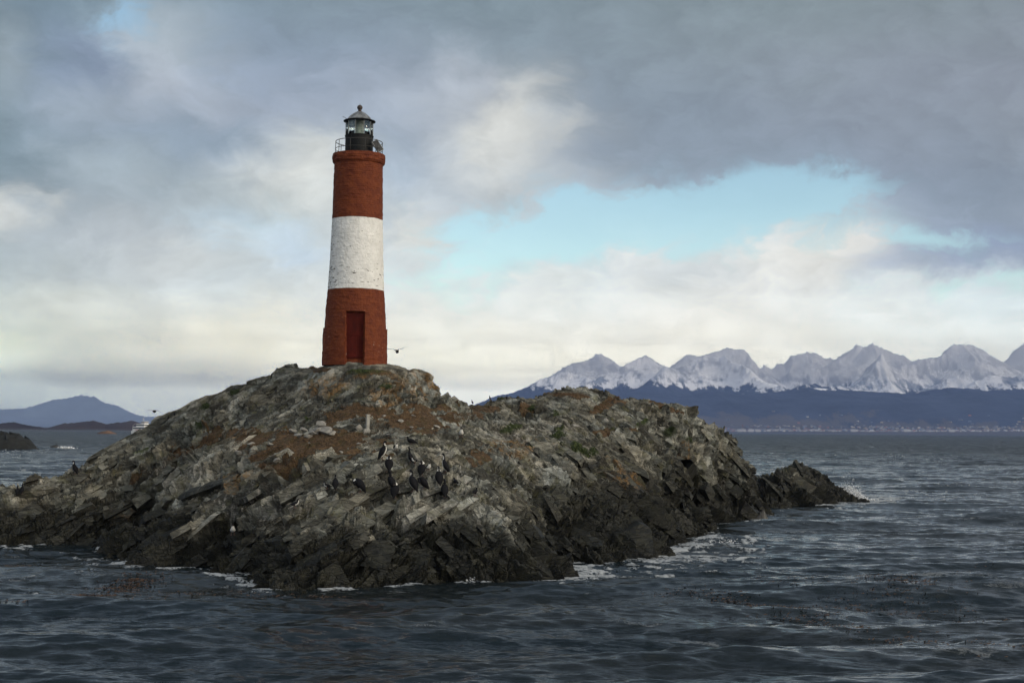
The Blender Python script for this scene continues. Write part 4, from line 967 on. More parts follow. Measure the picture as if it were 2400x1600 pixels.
wall('cornice', hz[4] + .001, H(364), lambda z: np.interp(z, [hz[4], hz[4] + .09, H(372), H(364)], [1.07, 1.135, 1.145, 1.13]), M_RED, .03, edge=.02)
M_DOOR = simple('door_paint', (.058, .0075, .005), .9, var=.25, scale=3, spec=.15)
M_IRON = simple('black_iron', (.006, .007, .007), .6, var=.25, scale=9, spec=.25)
M_RAIL = simple('railing_iron', (.03, .028, .026), .6)
M_DOME = simple('dome_metal', (.20, .21, .215), .45, metal=.35, var=.5, scale=5.0)
M_FIN = simple('finial_iron', (.045, .030, .024), .6)
ca, sa = math.cos(DOOR_A), math.sin(DOOR_A); RZ = Matrix.Rotation(DOOR_A + math.pi / 2, 3, 'Z')
bm = bmesh.new()
for k in range(5): box(bm, Vector((ca * 1.105, sa * 1.105, DOOR_H / 2)) + RZ @ Vector(((k - 2) * .155, 0, 0)), (.150, .04, DOOR_H - .05), RZ, .004)
dr = bm_obj('door', bm, M_DOOR, house)
for zc, hh in ((DOOR_H * .52, .09), (DOOR_H * .93, .09), (.14, .11)):
    bm = bmesh.new(); box(bm, (ca * 1.135, sa * 1.135, zc), (.76, .03, hh), RZ, .004); bm_obj('cross_rail', bm, M_DOOR, dr)
bm = bmesh.new(); q = RZ @ Vector((.30, -.06, 0)) + Vector((ca * 1.12, sa * 1.12, DOOR_H * .45)); tube(bm, [q, q + Vector((ca * .05, sa * .05, 0)), q + Vector((ca * .05, sa * .05, -.1))], .012); bm_obj('handle', bm, M_IRON, dr)
# floor of the gallery, drum and lantern
ZG = H(364); lx = 0
ZD = H(319) ; ZE = H(286)
bm = bmesh.new(); lathe(bm, [(.0, ZG - .02), (1.05, ZG - .02), (1.05, ZG + .015), (0, ZG + .03)], 64, cap=False); bm_obj('gallery_floor', bm, M_IRON, house, True)
bm = bmesh.new(); lathe(bm, [(.60, ZG), (.605, ZG + .04), (.595, ZG + .045), (.595, ZD - .05), (.625, ZD - .045), (.625, ZD), (.56, ZD + .005)], 64)
for k in range(12):
    a = k * math.pi / 6; box(bm, (.597 * math.cos(a), .597 * math.sin(a), (ZG + ZD) / 2), (.012, .035, ZD - ZG - .12), Matrix.Rotation(a, 3, 'Z'))
lathe(bm, [(.603, ZG + .36), (.603, ZG + .39)], 64, cap=False)
bm_obj('lantern_drum', bm, M_IRON, house)
m, t, p, o_ = new_mat('lantern_glass'); p.inputs['Base Color'].default_value = (.92, .96, .95, 1); p.inputs['Roughness'].default_value = .03
p.inputs['Transmission Weight'].default_value = 1; p.inputs['IOR'].default_value = 1.15; p.inputs['Specular IOR Level'].default_value = .7; M_GLASS = m
npan = 10
for k in range(npan):
    a0 = 2 * math.pi * k / npan + .12; a1 = a0 + 2 * math.pi / npan
    bm = bmesh.new(); n = 7; r0_, r1_ = .575, .585; vs = []
    for i in range(n):
        a = a0 + .02 + (a1 - a0 - .04) * i / (n - 1)
        vs.append([bm.verts.new((r * math.cos(a), r * math.sin(a), z)) for r, z in ((r0_, ZD), (r1_, ZD), (r1_, ZE - .02), (r0_, ZE - .02))])
    for A_, B_ in zip(vs, vs[1:]):
        for q in range(4): bm.faces.new((A_[q], A_[(q + 1) % 4], B_[(q + 1) % 4], B_[q]))
    bm.faces.new(vs[0][::-1]); bm.faces.new(vs[-1]); bm_obj('window_pane', bm, M_GLASS, house, True)
for k in range(npan):
    a = 2 * math.pi * k / npan + .12; bm = bmesh.new(); box(bm, (.585 * math.cos(a), .585 * math.sin(a), (ZD + ZE) / 2), (.035, .022, ZE - ZD - .01), Matrix.Rotation(a, 3, 'Z')); bm_obj('glazing_bar', bm, simple('glazing_bar', (.25, .26, .25), .5) if k == 0 else bpy.data.materials['glazing_bar'], house)
bm = bmesh.new(); hzz = (ZE - ZD)
pr = [(.10, ZD - .05), (.24, ZD - .03)]
for i in range(13):
    f = i / 12.0; rr_ = .17 + .085 * math.sin(math.pi * (f * .86 + .07)); zc = ZD + .02 + hzz * .80 * f
    pr += [(rr_, zc), (rr_ + .016, zc + .012), (rr_, zc + .030)]
lathe(bm, pr + [(.05, ZD + hzz * .9)], 40)
m, t, p, o_ = new_mat('lens_glass'); p.inputs['Base Color'].default_value = (.50, .56, .50, 1); p.inputs['Roughness'].default_value = .12; p.inputs['Transmission Weight'].default_value = .45; p.inputs['IOR'].default_value = 1.45
ln = bm_obj('lens', bm, m, house, True)
bm = bmesh.new(); lathe(bm, [(.20, ZD), (.20, ZD + .05), (.05, ZD + .06)], 24); bm_obj('lens_stand', bm, M_IRON, ln)
# eave, dome, finial
ZT = H(263)
bm = bmesh.new(); lathe(bm, [(.56, ZE - .03), (.665, ZE - .012), (.695, ZE + .006), (.695, ZE + .03), (.62, ZE + .055), (.55, ZE + .06)], 64); bm_obj('eave_ring', bm, M_IRON, house, True)
bm = bmesh.new(); HD = ZT - ZE - .05
prof = [(np.interp(f, [0, .1, .42, .68, .88, 1], [.555, .53, .44, .335, .215, .12]), ZE + .05 + HD * f) for f in np.linspace(0, 1, 14)]
lathe(bm, prof, 64)
for k in range(10):
    a = 2 * math.pi * k / 10 + .12; tube(bm, [((r + .004) * math.cos(a), (r + .004) * math.sin(a), z) for r, z in prof], .012, 5)
bm_obj('dome_roof', bm, M_DOME, house, True)
bm = bmesh.new(); zb = H(252.5); r = .118
lathe(bm, [(.17, ZT - .04), (.13, ZT), (.075, ZT + .04), (.062, zb - r * 1.05), (.085, zb - r * .95), (.06, zb - r * .86)] + [(max(r * math.sin(a), .004), zb - r * math.cos(a)) for a in [math.pi * k / 12 for k in range(2, 12)]] + [(.012, zb + r), (.006, zb + r + .05)], 28); bm_obj('finial', bm, M_FIN, house, True)
bm = bmesh.new(); tube(bm, [(-.52, .1, ZE + .12), (-.66, .12, ZE + .22), (-.76, .12, ZE + .235)], .008, 5); tube(bm, [(-.70, .0, ZE + .23), (-.70, .24, ZE + .23)], .006, 5); bm_obj('antenna', bm, M_RAIL, house)
# gallery railing
ZR = H(334); ring = lambda r, z, n=64: [(r * math.cos(2 * math.pi * k / n), r * math.sin(2 * math.pi * k / n), z) for k in range(n)]
bm = bmesh.new(); tube(bm, ring(1.01, ZR), .016, 6, True); tube(bm, ring(1.02, ZG + (ZR - ZG) * .42), .013, 6, True); ra = bm_obj('railing', bm, M_RAIL, house, True)
for k in range(10):
    a = 2 * math.pi * k / 10 + .05; bm = bmesh.new(); tube(bm, [(1.02 * math.cos(a), 1.02 * math.sin(a), ZG - .02), (1.01 * math.cos(a), 1.01 * math.sin(a), ZR)], .013, 6); bm_obj('post', bm, M_RAIL, ra, True)
# solar panel leaning on the gallery
m = simple('panel_back', (.035, .035, .035), .5); m2 = simple('panel_frame', (.32, .32, .31), .4, metal=.4)
Rp = Matrix.Rotation(math.radians(38), 3, 'Z') @ Matrix.Rotation(math.radians(36), 3, 'Y') @ Matrix.Rotation(math.radians(14), 3, 'X')
pc = Vector((.84, -.40, H(346)))
A3 = Vector((.29, .08, -.42)).normalized(); B3 = Vector((-.20, -.30, -.20)); B3 = (B3 - A3 * A3.dot(B3)).normalized(); C3 = A3.cross(B3)
RQ = Matrix((A3, B3, C3)).transposed()
bm = bmesh.new(); box(bm, pc, (.50, .36, .05), RQ, .004)
sp = bm_obj('solar_panel', bm, m, house)
bm = bmesh.new()
for cc, ss in (((0, .185, 0), (.54, .02, .062)), ((0, -.185, 0), (.54, .02, .062)), ((.26, 0, 0), (.02, .39, .062)), ((-.26, 0, 0), (.02, .39, .062))): box(bm, pc + RQ @ Vector(cc), ss, RQ)
bm_obj('frame', bm, m2, sp)
bm = bmesh.new(); tube(bm, [(pc.x, pc.y, pc.z), (.72, -.35, ZG)], .015, 6); tube(bm, [pc + Vector((0, .1, .1)), (.60, -.1, pc.z + .05)], .012, 6); bm_obj('bracket', bm, M_RAIL, sp)

# ------------------------------------------------------------------ birds
m, t, p, o_ = new_mat('plumage'); a_ = t.attr('plum').outputs['Fac']
g = t.new('ShaderNodeTexCoord').outputs['Object']; nn = t.noise(g, 30.0, 4, .6)
t.put(p.inputs['Base Color'], t.mix(t.ramp(t.math('ADD', a_, t.math('MULTIPLY', t.math('SUBTRACT', nn.outputs[0], .5), .4)), .42, .58), t.mix(nn.outputs[0], (.004, .0045, .006), (.012, .012, .014)), (.62, .61, .57)))
p.inputs['Roughness'].default_value = .8; p.inputs['Specular IOR Level'].default_value = .15; M_PLUM = m
M_BEAK = simple('beak', (.12, .09, .07), .5); M_FOOT = simple('foot_skin', (.10, .06, .05), .7)
def interp_path(pts, rad, n):
    t_ = np.linspace(0, 1, len(pts)); u = np.linspace(0, 1, n)
    P = np.array(pts, float); out = np.stack([np.interp(u, t_, P[:, k]) for k in range(3)], -1); r = np.interp(u, t_, rad)
    for _ in range(3):
        out[1:-1] = (out[:-2] + 2 * out[1:-1] + out[2:]) / 4; r[1:-1] = (r[:-2] + 2 * r[1:-1] + r[2:]) / 4
    return [tuple(v) for v in out], list(r)
# postures face +X; x forward, z up; feet at the origin
POSE = {
 'upright': ([(-.20,0,.00),(-.15,0,.07),(-.09,0,.17),(-.03,0,.28),(.02,0,.38),(.035,0,.47),(.02,0,.54),(.03,0,.60),(.07,0,.625),(.11,0,.615)], [.012,.035,.085,.108,.092,.056,.038,.036,.040,.020], (.11,0,.612), (.20,0,.600)),
 'stretched': ([(-.22,0,-.02),(-.16,0,.06),(-.10,0,.15),(-.04,0,.25),(.00,0,.34),(.02,0,.44),(.02,0,.54),(.02,0,.63),(.05,0,.68),(.10,0,.675)], [.012,.03,.08,.098,.080,.045,.034,.034,.037,.019], (.10,0,.672), (.19,0,.675)),
 'tucked': ([(-.20,0,.00),(-.15,0,.07),(-.09,0,.17),(-.03,0,.28),(.02,0,.37),(.02,0,.44),(-.01,0,.49),(-.03,0,.51),(-.07,0,.50),(-.11,0,.47)], [.012,.035,.09,.112,.10,.072,.050,.045,.040,.018], (-.11,0,.47), (-.16,0,.41)),
 'preening': ([(-.20,0,-.01),(-.16,0,.07),(-.09,0,.16),(-.02,0,.25),(.05,0,.33),(.11,0,.37),(.15,.02,.36),(.16,.05,.31),(.14,.07,.26),(.11,.07,.22)], [.012,.04,.098,.122,.108,.062,.042,.038,.040,.018], (.11,.07,.22), (.05,.07,.16)),
 'sitting': ([(-.24,0,.07),(-.17,0,.09),(-.08,0,.12),(.01,0,.14),(.08,0,.16),(.12,0,.20),(.125,0,.24),(.13,0,.27),(.15,0,.285),(.18,0,.28)], [.010,.035,.075,.085,.070,.042,.032,.034,.034,.016], (.18,0,.28), (.24,0,.27)),
 'gull': ([(-.20,0,.12),(-.14,0,.13),(-.07,0,.14),(.01,0,.155),(.06,0,.18),(.085,0,.22),(.09,0,.25),(.095,0,.275),(.11,0,.285),(.135,0,.28)], [.008,.022,.055,.066,.055,.034,.030,.033,.032,.014], (.135,0,.28), (.18,0,.27)),
}
def bird_meshes(pose, white):
    pts, rad_, b0, b1 = POSE[pose]; P, R = interp_path(pts, rad_, 30)
    bm = bmesh.new(); tube(bm, P, [(r * (1.08 if i > 18 else 1.30), r * (1.05 if i > 18 else 1.12)) for i, r in enumerate(R)], 14, up=(0, 1, 0) if False else None)
    # folded wings as shallow ridges along the flank
    for v in bm.verts:
        if .08 < v.co.z < .36 and abs(v.co.y) > .04 and pose not in ('sitting', 'gull'): v.co.y += math.copysign(.012 * math.sin((v.co.z - .08) / .28 * math.pi), v.co.y); v.co.x -= .008
    body = bpy.data.meshes.new('bird'); bmesh.ops.recalc_face_normals(bm, faces=bm.faces); bm.to_mesh(body); bm.free(); body.materials.append(M_PLUM)
    for p_ in body.polygons: p_.use_smooth = True
    Pn = np.array(P); pl = []
    for v in body.vertices:
        k = int(np.argmin(((Pn - np.array(v.co)) ** 2).sum(1))); c = Vector(P[k]); d = (v.co - c)
        a, b = P[max(k - 1, 0)], P[min(k + 1, 29)]; tdir = (Vector(b) - Vector(a)).normalized()
        front = tdir.cross(Vector((0, 1, 0))) ; front = -front if front.x < 0 else front
        f = d.normalized().dot(front) if d.length > 1e-5 else 0; s = k / 29.0
        w = 0
        if pose == 'gull': w = 1 if (f > .15 and .3 < s < .8) else .0
        elif white == 1: w = 1 if ((f > .55 and .15 < s < .62) or (.60 < s < .74 and f > -.2)) else 0
        elif white == 2: w = 1 if (.56 < s < .80 and f > -.75) or (f > .35 and .15 < s < .6) else 0
        pl.append(w)
    at_ = body.attributes.new('plum', 'FLOAT', 'POINT'); at_.data.foreach_set('value', pl)
    bm = bmesh.new(); tube(bm, [b0, tuple((Vector(b0) * .3 + Vector(b1) * .7)), b1], [.013, .007, .003], 6); beak = bpy.data.meshes.new('beak'); bm.to_mesh(beak); bm.free(); beak.materials.append(M_BEAK)
    feet = []
    for s in (-1, 1):
        bm = bmesh.new(); x0 = -.02 if pose in ('sitting', 'gull') else -.04
        tube(bm, [(x0, s * .035, .12), (x0, s * .04, .012)], [.014, .010], 6)
        for dx, dy in ((.07, -.02), (.075, .01), (.055, .035)): tube(bm, [(x0, s * .04, .012), (x0 + dx, s * (.04 + dy), .004)], [.010, .005], 5)
        f_ = bpy.data.meshes.new('foot'); bm.to_mesh(f_); bm.free(); f_.materials.append(M_FOOT); feet.append(f_)
    return body, beak, feet
BM = {}
def bird(px, py, pose, yaw, white, size, label, cat='cormorant', group='cormorants standing on the rock', D=None):
    k = (pose, white)
    if k not in BM: BM[k] = bird_meshes(pose, white)
    body, beak, feet = BM[k]; pos_ = hit(px, py) if D is None else at(px, py, D)
    o = bpy.data.objects.new('cormorant' if cat == 'cormorant' else 'gull', body); COL.objects.link(o); tag(o, label, cat, group)
    size *= 1.03; o.location = pos_ + Vector((0, -.12, 0.015)); o.rotation_euler = (0, 0, math.radians(yaw)); o.scale = (size,) * 3
    for nme, me in (('beak', beak), ('foot', feet[0]), ('foot', feet[1])):
        c = bpy.data.objects.new(nme, me); COL.objects.link(c); c.parent = o
    return o
# yaw: 0 faces right in the picture, 90 faces away from the camera, 180 left
bird(899,1078,'upright',15,1,1.02,'big black cormorant standing topmost of the flock on the pale ridge, white at its throat')
bird(912,1105,'tucked',100,2,1.0,'cormorant with a white nape directly below the topmost one of the flock')
bird(928,1056,'sitting',-70,1,.9,'small bird sitting with white breast showing behind the topmost cormorant',group='birds resting low on the rock')
bird(964,1042,'sitting',185,0,.95,'dark bird crouched behind the rock above the rest of the flock',group='birds resting low on the rock')
bird(961,1086,'stretched',170,0,.82,'thin brown cormorant with neck stretched straight up beside the grey boulder')
bird(989,1117,'tucked',75,2,.98,'slim cormorant with white neck patch standing just right of the long pale boulder')
bird(1042,1109,'stretched',165,1,.98,'tall cormorant with raised neck, rightmost and highest of the right hand group')
bird(1029,1138,'upright',110,2,1.0,'cormorant with white cheek standing above the hunched one at the right end of the flock')
bird(992,1147,'preening',185,0,.95,'round hunched cormorant preening with its head tucked down, middle of the flock')
bird(967,1153,'upright',150,1,1.12,'big cormorant in the middle of the lower row, turning its white cheek left')
bird(917,1151,'upright',175,0,1.05,'cormorant standing half hidden behind the white naped one at the left of the lower row')
bird(926,1168,'tucked',80,2,1.02,'lowest cormorant of the flock with a white collar across its nape')
bird(1042,1166,'upright',100,0,.95,'all black cormorant lowest at the right end of the flock')
bird(787,1148,'upright',95,1,.78,'lone cormorant standing well left of the flock, seen from behind')
bird(843,1154,'preening',175,1,1.08,'cormorant bent over preening its white breast left of the flock')
bird(176,1112,'upright',165,1,.92,'solitary cormorant standing on the far left shoulder of the island')
bird(43,1160,'upright',100,0,.62,'dark cormorant standing leftmost at the low left end of the island')
bird(54,1158,'upright',80,0,.68,'second dark cormorant from the left edge of the picture')
bird(1004,1104,'gull',-60,0,.95,'small pied bird between the slim and the tall cormorant','seabird','small pied birds among the flock')
bird(972,1088,'gull',200,0,.85,'small pale bird at the foot of the grey boulder beside the long necked cormorant','seabird','small pied birds among the flock')
bird(767,1147,'gull',170,0,.85,'small pied bird on the rock left of the lone cormorant','seabird','small pied birds among the flock')
bird(1068,1136,'sitting',120,0,.8,'small dark bird resting right of the flock beyond the last cormorants',group='birds resting low on the rock')
bird(1114,1163,'gull',60,0,.95,'small pied bird on the bare rock far right of the flock','seabird','small pied birds among the flock')
bird(1081,1026,'gull',-85,0,1.25,'white breasted bird facing the viewer at the right edge of the mossy flat','seabird')
bird(693,1191,'gull',20,0,1.0,'small speckled bird on the pale slabs low on the left','seabird')
bird(547,1254,'gull',-80,0,1.25,'pied bird on the dark ledge just above the water at lower left','seabird')
for (x_, y_, yw, lb) in [(1188,936,60,'tiny dark bird beside the notch of the skyline, furthest right of three'),(1146,937,140,'tiny dark bird on the skyline in the middle of the low saddle'),(1113,938,200,'tiny dark bird on the skyline nearest the lighthouse hill'),(410,975,120,'tiny dark bird on the left skyline of the island beside a green bush'),(396,984,80,'tiny dark bird lower on the left skyline, next to the channel')]:
    bird(x_, y_, 'upright', yw, 0, .3, lb, 'seabird', 'tiny birds on the skyline')
def flyer(px, py, D, span, left, right, label):
    c = at(px, py, D); o = None; bm = bmesh.new()
    P, R = interp_path([(0, -.30, -.01), (0, -.18, 0), (0, 0, .01), (0, .16, .01), (0, .26, .02), (0, .34, .02)], [.015, .06, .085, .055, .032, .012], 14); tube(bm, P, R, 10)
    o = bm_obj('flying_gull', bm, M_PLUM, None, True); at_ = o.data.attributes.new('plum', 'FLOAT', 'POINT'); at_.data.foreach_set('value', [0.0] * len(o.data.vertices))
    for s, prof_ in ((-1, left), (1, right)):
        bm = bmesh.new(); up_, lo_ = [], []
        n = len(prof_)
        for i, (u, h) in enumerate(prof_):
            ch = .20 * (1 - .75 * (i / (n - 1)) ** 1.5); yo = -.04 * (i / (n - 1)) ** 2 * 3
            row = [bm.verts.new((s * u * span / 2, yo + ch * .5, h)), bm.verts.new((s * u * span / 2, yo + ch * .1, h + .018 * (1 - i / n))), bm.verts.new((s * u * span / 2, yo - ch * .5, h)), bm.verts.new((s * u * span / 2, yo, h - .010 * (1 - i / n)))]
            up_.append(row)
        for A_, B_ in zip(up_, up_[1:]):
            for q in range(4): bm.faces.new((A_[q], A_[(q + 1) % 4], B_[(q + 1) % 4], B_[q]))
        bm.faces.new(up_[-1]); bm.faces.new(up_[0][::-1]); w = bm_obj('wing', bm, M_PLUM, o, True)
        at_ = w.data.attributes.new('plum', 'FLOAT', 'POINT'); at_.data.foreach_set('value', [0.0] * len(w.data.vertices))
    bm = bmesh.new(); tube(bm, [(0, .34, .02), (0, .40, .01)], [.010, .003], 5); bm_obj('beak', bm, M_BEAK, o)
    o.location = c; tag(o, label, 'gull', 'gulls in flight'); return o
flyer(931, 824, 58, 1.0, [(0, .05), (.35, .09), (.6, .105), (1.0, .12)], [(0, .05), (.25, .10), (.5, .16), (.8, .20), (1.0, .25)], 'dark gull gliding just right of the foot of the lighthouse')
flyer(362, 964, 75, .95, [(0, .03), (.4, .07), (.7, .06), (1.0, .055)], [(0, .03), (.35, .06), (.6, .01), (1.0, -.10)], 'dark gull gliding over the channel above the white ship')

# ------------------------------------------------------------------ marker post and slab on the mossy flat
M_CONC = simple('weathered_concrete', (.33, .32, .29), .9, var=.2, scale=8, bump=.4)
q = hit(861, 1008); bm = bmesh.new()
box(bm, (0, 0, .27), (.13, .13, .70), Matrix.Rotation(.4, 3, 'Z'), .015); box(bm, (0, 0, .60), (.16, .16, .05), Matrix.Rotation(.4, 3, 'Z'), .01); box(bm, (-.02, 0, -.02), (.26, .26, .16), Matrix.Rotation(.2, 3, 'Z'), .03)
pst = bm_obj('marker_post', bm, M_CONC, None, loc=q); pst.rotation_euler = (0, math.radians(2), 0); tag(pst, 'short pale concrete post standing on the rusty moss below the lighthouse', 'post')
def stone(px, py, s, label, cat='stone', group=None, mat=None, seed=0):
    q = hit(px, py); bm = bmesh.new(); rs = random.Random(seed)
    bmesh.ops.create_icosphere(bm, subdivisions=3, radius=.5)
    ax = [Vector((rs.uniform(-1, 1), rs.uniform(-1, 1), rs.uniform(-.8, 1))).normalized() for _ in range(12)]
    for v in bm.verts:
        for a in ax:
            d = v.co.dot(a)
            if d > .27: v.co -= a * (d - .27)
        v.co.x *= s[0] * 1.3; v.co.y *= s[1] * 1.3; v.co.z *= s[2] * 1.3
    o = bm_obj('loose_stone', bm, mat or M_STONE, None, loc=q + Vector((0, 0, s[2] * .2))); o.rotation_euler = (rs.uniform(-.3, .3), rs.uniform(-.4, .4), rs.uniform(0, 6)); tag(o, label, cat, group); return o
M_STONE = simple('loose_stone', (.24, .23, .205), .9, var=.25, scale=5, bump=.5)
stone(843, 1006, (.32, .25, .26), 'pale broken stone lying left of the concrete post', seed=1)
stone(857, 1014, (.34, .2, .10), 'flat grey stone in front of the concrete post', seed=2)
for i, (x_, y_, sx) in enumerate([(755,996,.6),(765,1012,.75),(745,1010,.5),(735,1016,.5),(712,1010,.5),(780,1016,.4),(968,975,.22),(1025,1001,.3),(885,950,.22),(862,952,.2),(940,988,.3),(632,1042,.3),(1078,998,.25),(900,975,.2),(965,1002,.2),(820,985,.22),(700,1022,.5),(690,1012,.4),(722,1024,.4),(560,1062,.4),(650,1078,.4),(800,1060,.2),(840,1040,.2),(590,1040,.3),(1090,958,.3),(910,1020,.25),(1350,1000,.4),(1420,985,.35)]):
    stone(x_, y_, (sx, sx * .8, sx * .45), 'weathered grey stone lying loose on the rusty moss of the island', 'stone', 'loose stones on the moss', seed=10 + i)

# leafy tufts and dry grass
def leafy(name, spots_, n, size, mat, label=None, cat=None, kind=None, group=None, hgt=.12):
    V = []; Qs = []
    rs = np.random.RandomState(hash(name) % 1000 if False else 77)
    for (px, py, rx, ry, a) in spots_:
        for _ in range(n):
            th = rs.rand() * 6.28; r = math.sqrt(rs.rand()); dx, dy = math.cos(th) * r * rx, math.sin(th) * r * ry; a_ = math.radians(a)
            q = hit(px + dx * math.cos(a_) - dy * math.sin(a_), py + dx * math.sin(a_) + dy * math.cos(a_), 3)
            if q is None: continue
            for _k in range(9):
                d = Vector((rs.randn() * .5, rs.randn() * .5, abs(rs.randn()) * .5 + .5)).normalized() * size * (0.5 + rs.rand()); sd_ = d.cross(Vector((rs.randn(), rs.randn(), .3))).normalized() * size * .22
                b = q + Vector((rs.randn() * .07, rs.randn() * .07, rs.rand() * hgt * (1 - r) - .02)); k = len(V); V += [b - sd_ * .5, b + sd_ * .5, b + d * .6 + sd_, b + d]; Qs.append((k, k + 1, k + 2, k + 3))
    o = mesh_np(name, [tuple(v) for v in V], Qs, mat, False); tag(o, label, cat, group, kind); return o
M_LEAF = simple('cushion_leaf', (.035, .052, .014), .8, var=.4, scale=9); M_DRY = simple('dry_tuft', (.10, .058, .028), .9, var=.45, scale=5)
for nm, sp_, lb in [('shrub', [(1197,1008,26,6,-12)], 'flat dark green shrub on the rock above the gull'), ('shrub', [(1308,1022,18,5,0)], 'bright green cushion plant in the middle of the right hand slope'),
                    ('shrub', [(1345,1050,26,5,18)], 'long dark green strip of low plants on the right hand slope'), ('shrub', [(1380,1062,20,6,20)], 'bushy lower end of the green strip on the right slope'), ('shrub', [(1301,973,9,4,0)], 'small dark green cushion below the right hand summit'),
                    ('shrub', [(1245,959,9,5,0)], 'small green cushion beside the notch in the skyline'), ('shrub', [(1563,1018,12,6,30)], 'dark green cushion on the steep right shoulder'), ('shrub', [(549,921,14,5,-20)], 'dark bush on the left skyline of the lighthouse hill'),
                    ('shrub', [(480,955,12,7,-20)], 'dark green clump low on the left skyline'), ('shrub', [(1612,1032,14,5,30)], 'green tuft lowest on the right shoulder'), ('shrub', [(908,908,8,5,0)], 'small green tuft on the orange rocks under the lighthouse')]:
    leafy(nm, sp_, 26, .075, M_LEAF, lb, 'shrub', group='low green plants on the rock', hgt=.14)
leafy('dry_moss', [(850,968,105,24,3),(700,1045,165,30,4),(930,990,110,24,-4),(830,1030,110,18,0),(640,1085,80,20,20),(1420,945,40,6,-30),(1330,925,50,7,0),(460,1045,80,8,-25),(1080,975,50,10,0)], 210, .045, M_DRY, 'short rust brown moss and dry grass covering the flat ground of the island', 'moss', 'stuff', hgt=.04)

# ------------------------------------------------------------------ floating kelp and spray
M_KELP = simple('kelp', (.060, .030, .012), .45, var=.4, scale=3)
def kelp(spots_, label):
    V = []; Q = []; rs = np.random.RandomState(3)
    for (px, py, rx, ry, a, n) in spots_:
        for _ in range(int(n * (.9 if px < 700 else .5))):
            dx, dy = rs.randn() * rx * .75, rs.randn() * ry * .6; a_ = math.radians(a); x_ = px + dx * math.cos(a_) - dy * math.sin(a_); y_ = py + dx * math.sin(a_) + dy * math.cos(a_)
            if y_ < 1030: continue
            D = seaD(x_, y_); w = at(x_, y_, D); k0 = np.argmin((SEAPX[60:, :1250] - x_) ** 2 + (SEAPY[60:, :1250] - y_) ** 2) if False else None
            i = int(np.clip(np.searchsorted(SEAR[:, 0], math.hypot(w.x, w.y)), 0, SEAR.shape[0] - 1)); j = int(round((math.degrees(math.atan2(w.x, w.y)) + 23) / 46 * 1249))
            b = Vector(SEAV[i, min(max(j, 0), 1249)]) + Vector((0, 0, .015))
            for _k in range(rs.randint(2, 6)):
                th = rs.rand() * 6.28; L = rs.uniform(.04, .13); up = rs.uniform(-.01, .04) * (rs.rand() < .4); d = Vector((math.cos(th) * L, math.sin(th) * L, up)); s_ = Vector((-math.sin(th), math.cos(th), 0)) * L * .28
                c_ = b + Vector((rs.randn() * .28, rs.randn() * .12, 0)); k = len(V); V += [c_ - s_ * .3, c_ + s_ * .3, c_ + d * .7 + s_ + Vector((0, 0, .02)), c_ + d]; Q.append((k, k + 1, k + 2, k + 3))
    o = mesh_np('floating_kelp', [tuple(v) for v in V], Q, M_KELP, False); tag(o, label, 'kelp', kind='stuff')
kelp([(310,1368,50,8,-8,230),(215,1390,60,5,0,110),(20,1322,40,4,0,40),(10,1415,20,3,0,10),(640,1395,120,7,3,60),(430,1385,30,8,0,14),(340,1415,30,5,0,6)], 'rust brown kelp drifting on the water at lower left')
kelp([(1570,1394,30,4,0,40),(1680,1400,60,5,6,50),(1740,1405,60,6,12,60),(1850,1425,70,8,8,110),(1980,1415,80,8,0,70),(1890,1445,60,12,0,90),(2100,1400,90,18,0,150),(2140,1385,50,10,0,70),(2000,1475,110,8,12,90),(2180,1420,80,14,0,90),(2300,1335,60,12,5,60),(2270,1510,110,8,10,40),(1950,1500,20,4,0,10),(2350,1440,60,20,0,40),(2080,1375,70,10,0,60),(1850,1380,50,8,0,40)], 'brown kelp fronds scattered over the swell at lower right')
m, t, p, o_ = new_mat('spray'); p.inputs['Base Color'].default_value = (.80, .82, .84, 1); p.inputs['Roughness'].default_value = .8; M_SPRAY = m
def spray(px, py, D, w, h, n, label, seed=0):
    rs = np.random.RandomState(seed); c = at(px, py, D); V = []; F = []
    T = np.array([(1, 1, 1), (1, -1, -1), (-1, 1, -1), (-1, -1, 1)], float)
    for _ in range(n):
        u = rs.randn() * .4; hh = abs(rs.randn()) * .45 * max(.1, 1 - abs(u)); s = rs.uniform(.012, .05) * (1.2 - min(hh, 1)) * (D / 90)
        q = np.array([c.x + u * w, D + rs.randn() * w * .25, c.z * 0 + hh * h]); k = len(V); V += list(q + T * s * rs.uniform(.6, 1.4, 3)); F += [(k, k + 1, k + 2), (k, k + 2, k + 3), (k, k + 3, k + 1), (k + 1, k + 3, k + 2)]
    o = mesh_np('sea_spray', V, F, M_SPRAY, True); tag(o, label, 'spray', kind='stuff')
spray(1988, 1168, 106, 1.6, 1.5, 1500, 'white spray where a wave breaks over the right tip of the island', 1)
spray(152, 1048, 330, 2.2, .8, 90, 'white burst of spray beside the small black rock at far left', 2)
spray(1112, 1362, seaD(1112,1363) - .2, .35, .45, 500, 'small splash against the foot of the cliff in front', 3)
spray(1635, 1240, seaD(1640,1240) - .3, .9, .35, 350, 'low splash at the right flank of the island', 4)
spray(1705, 1275, seaD(1705,1275), 1.3, .3, 350, 'crest of a small breaking wave right of the island', 5)

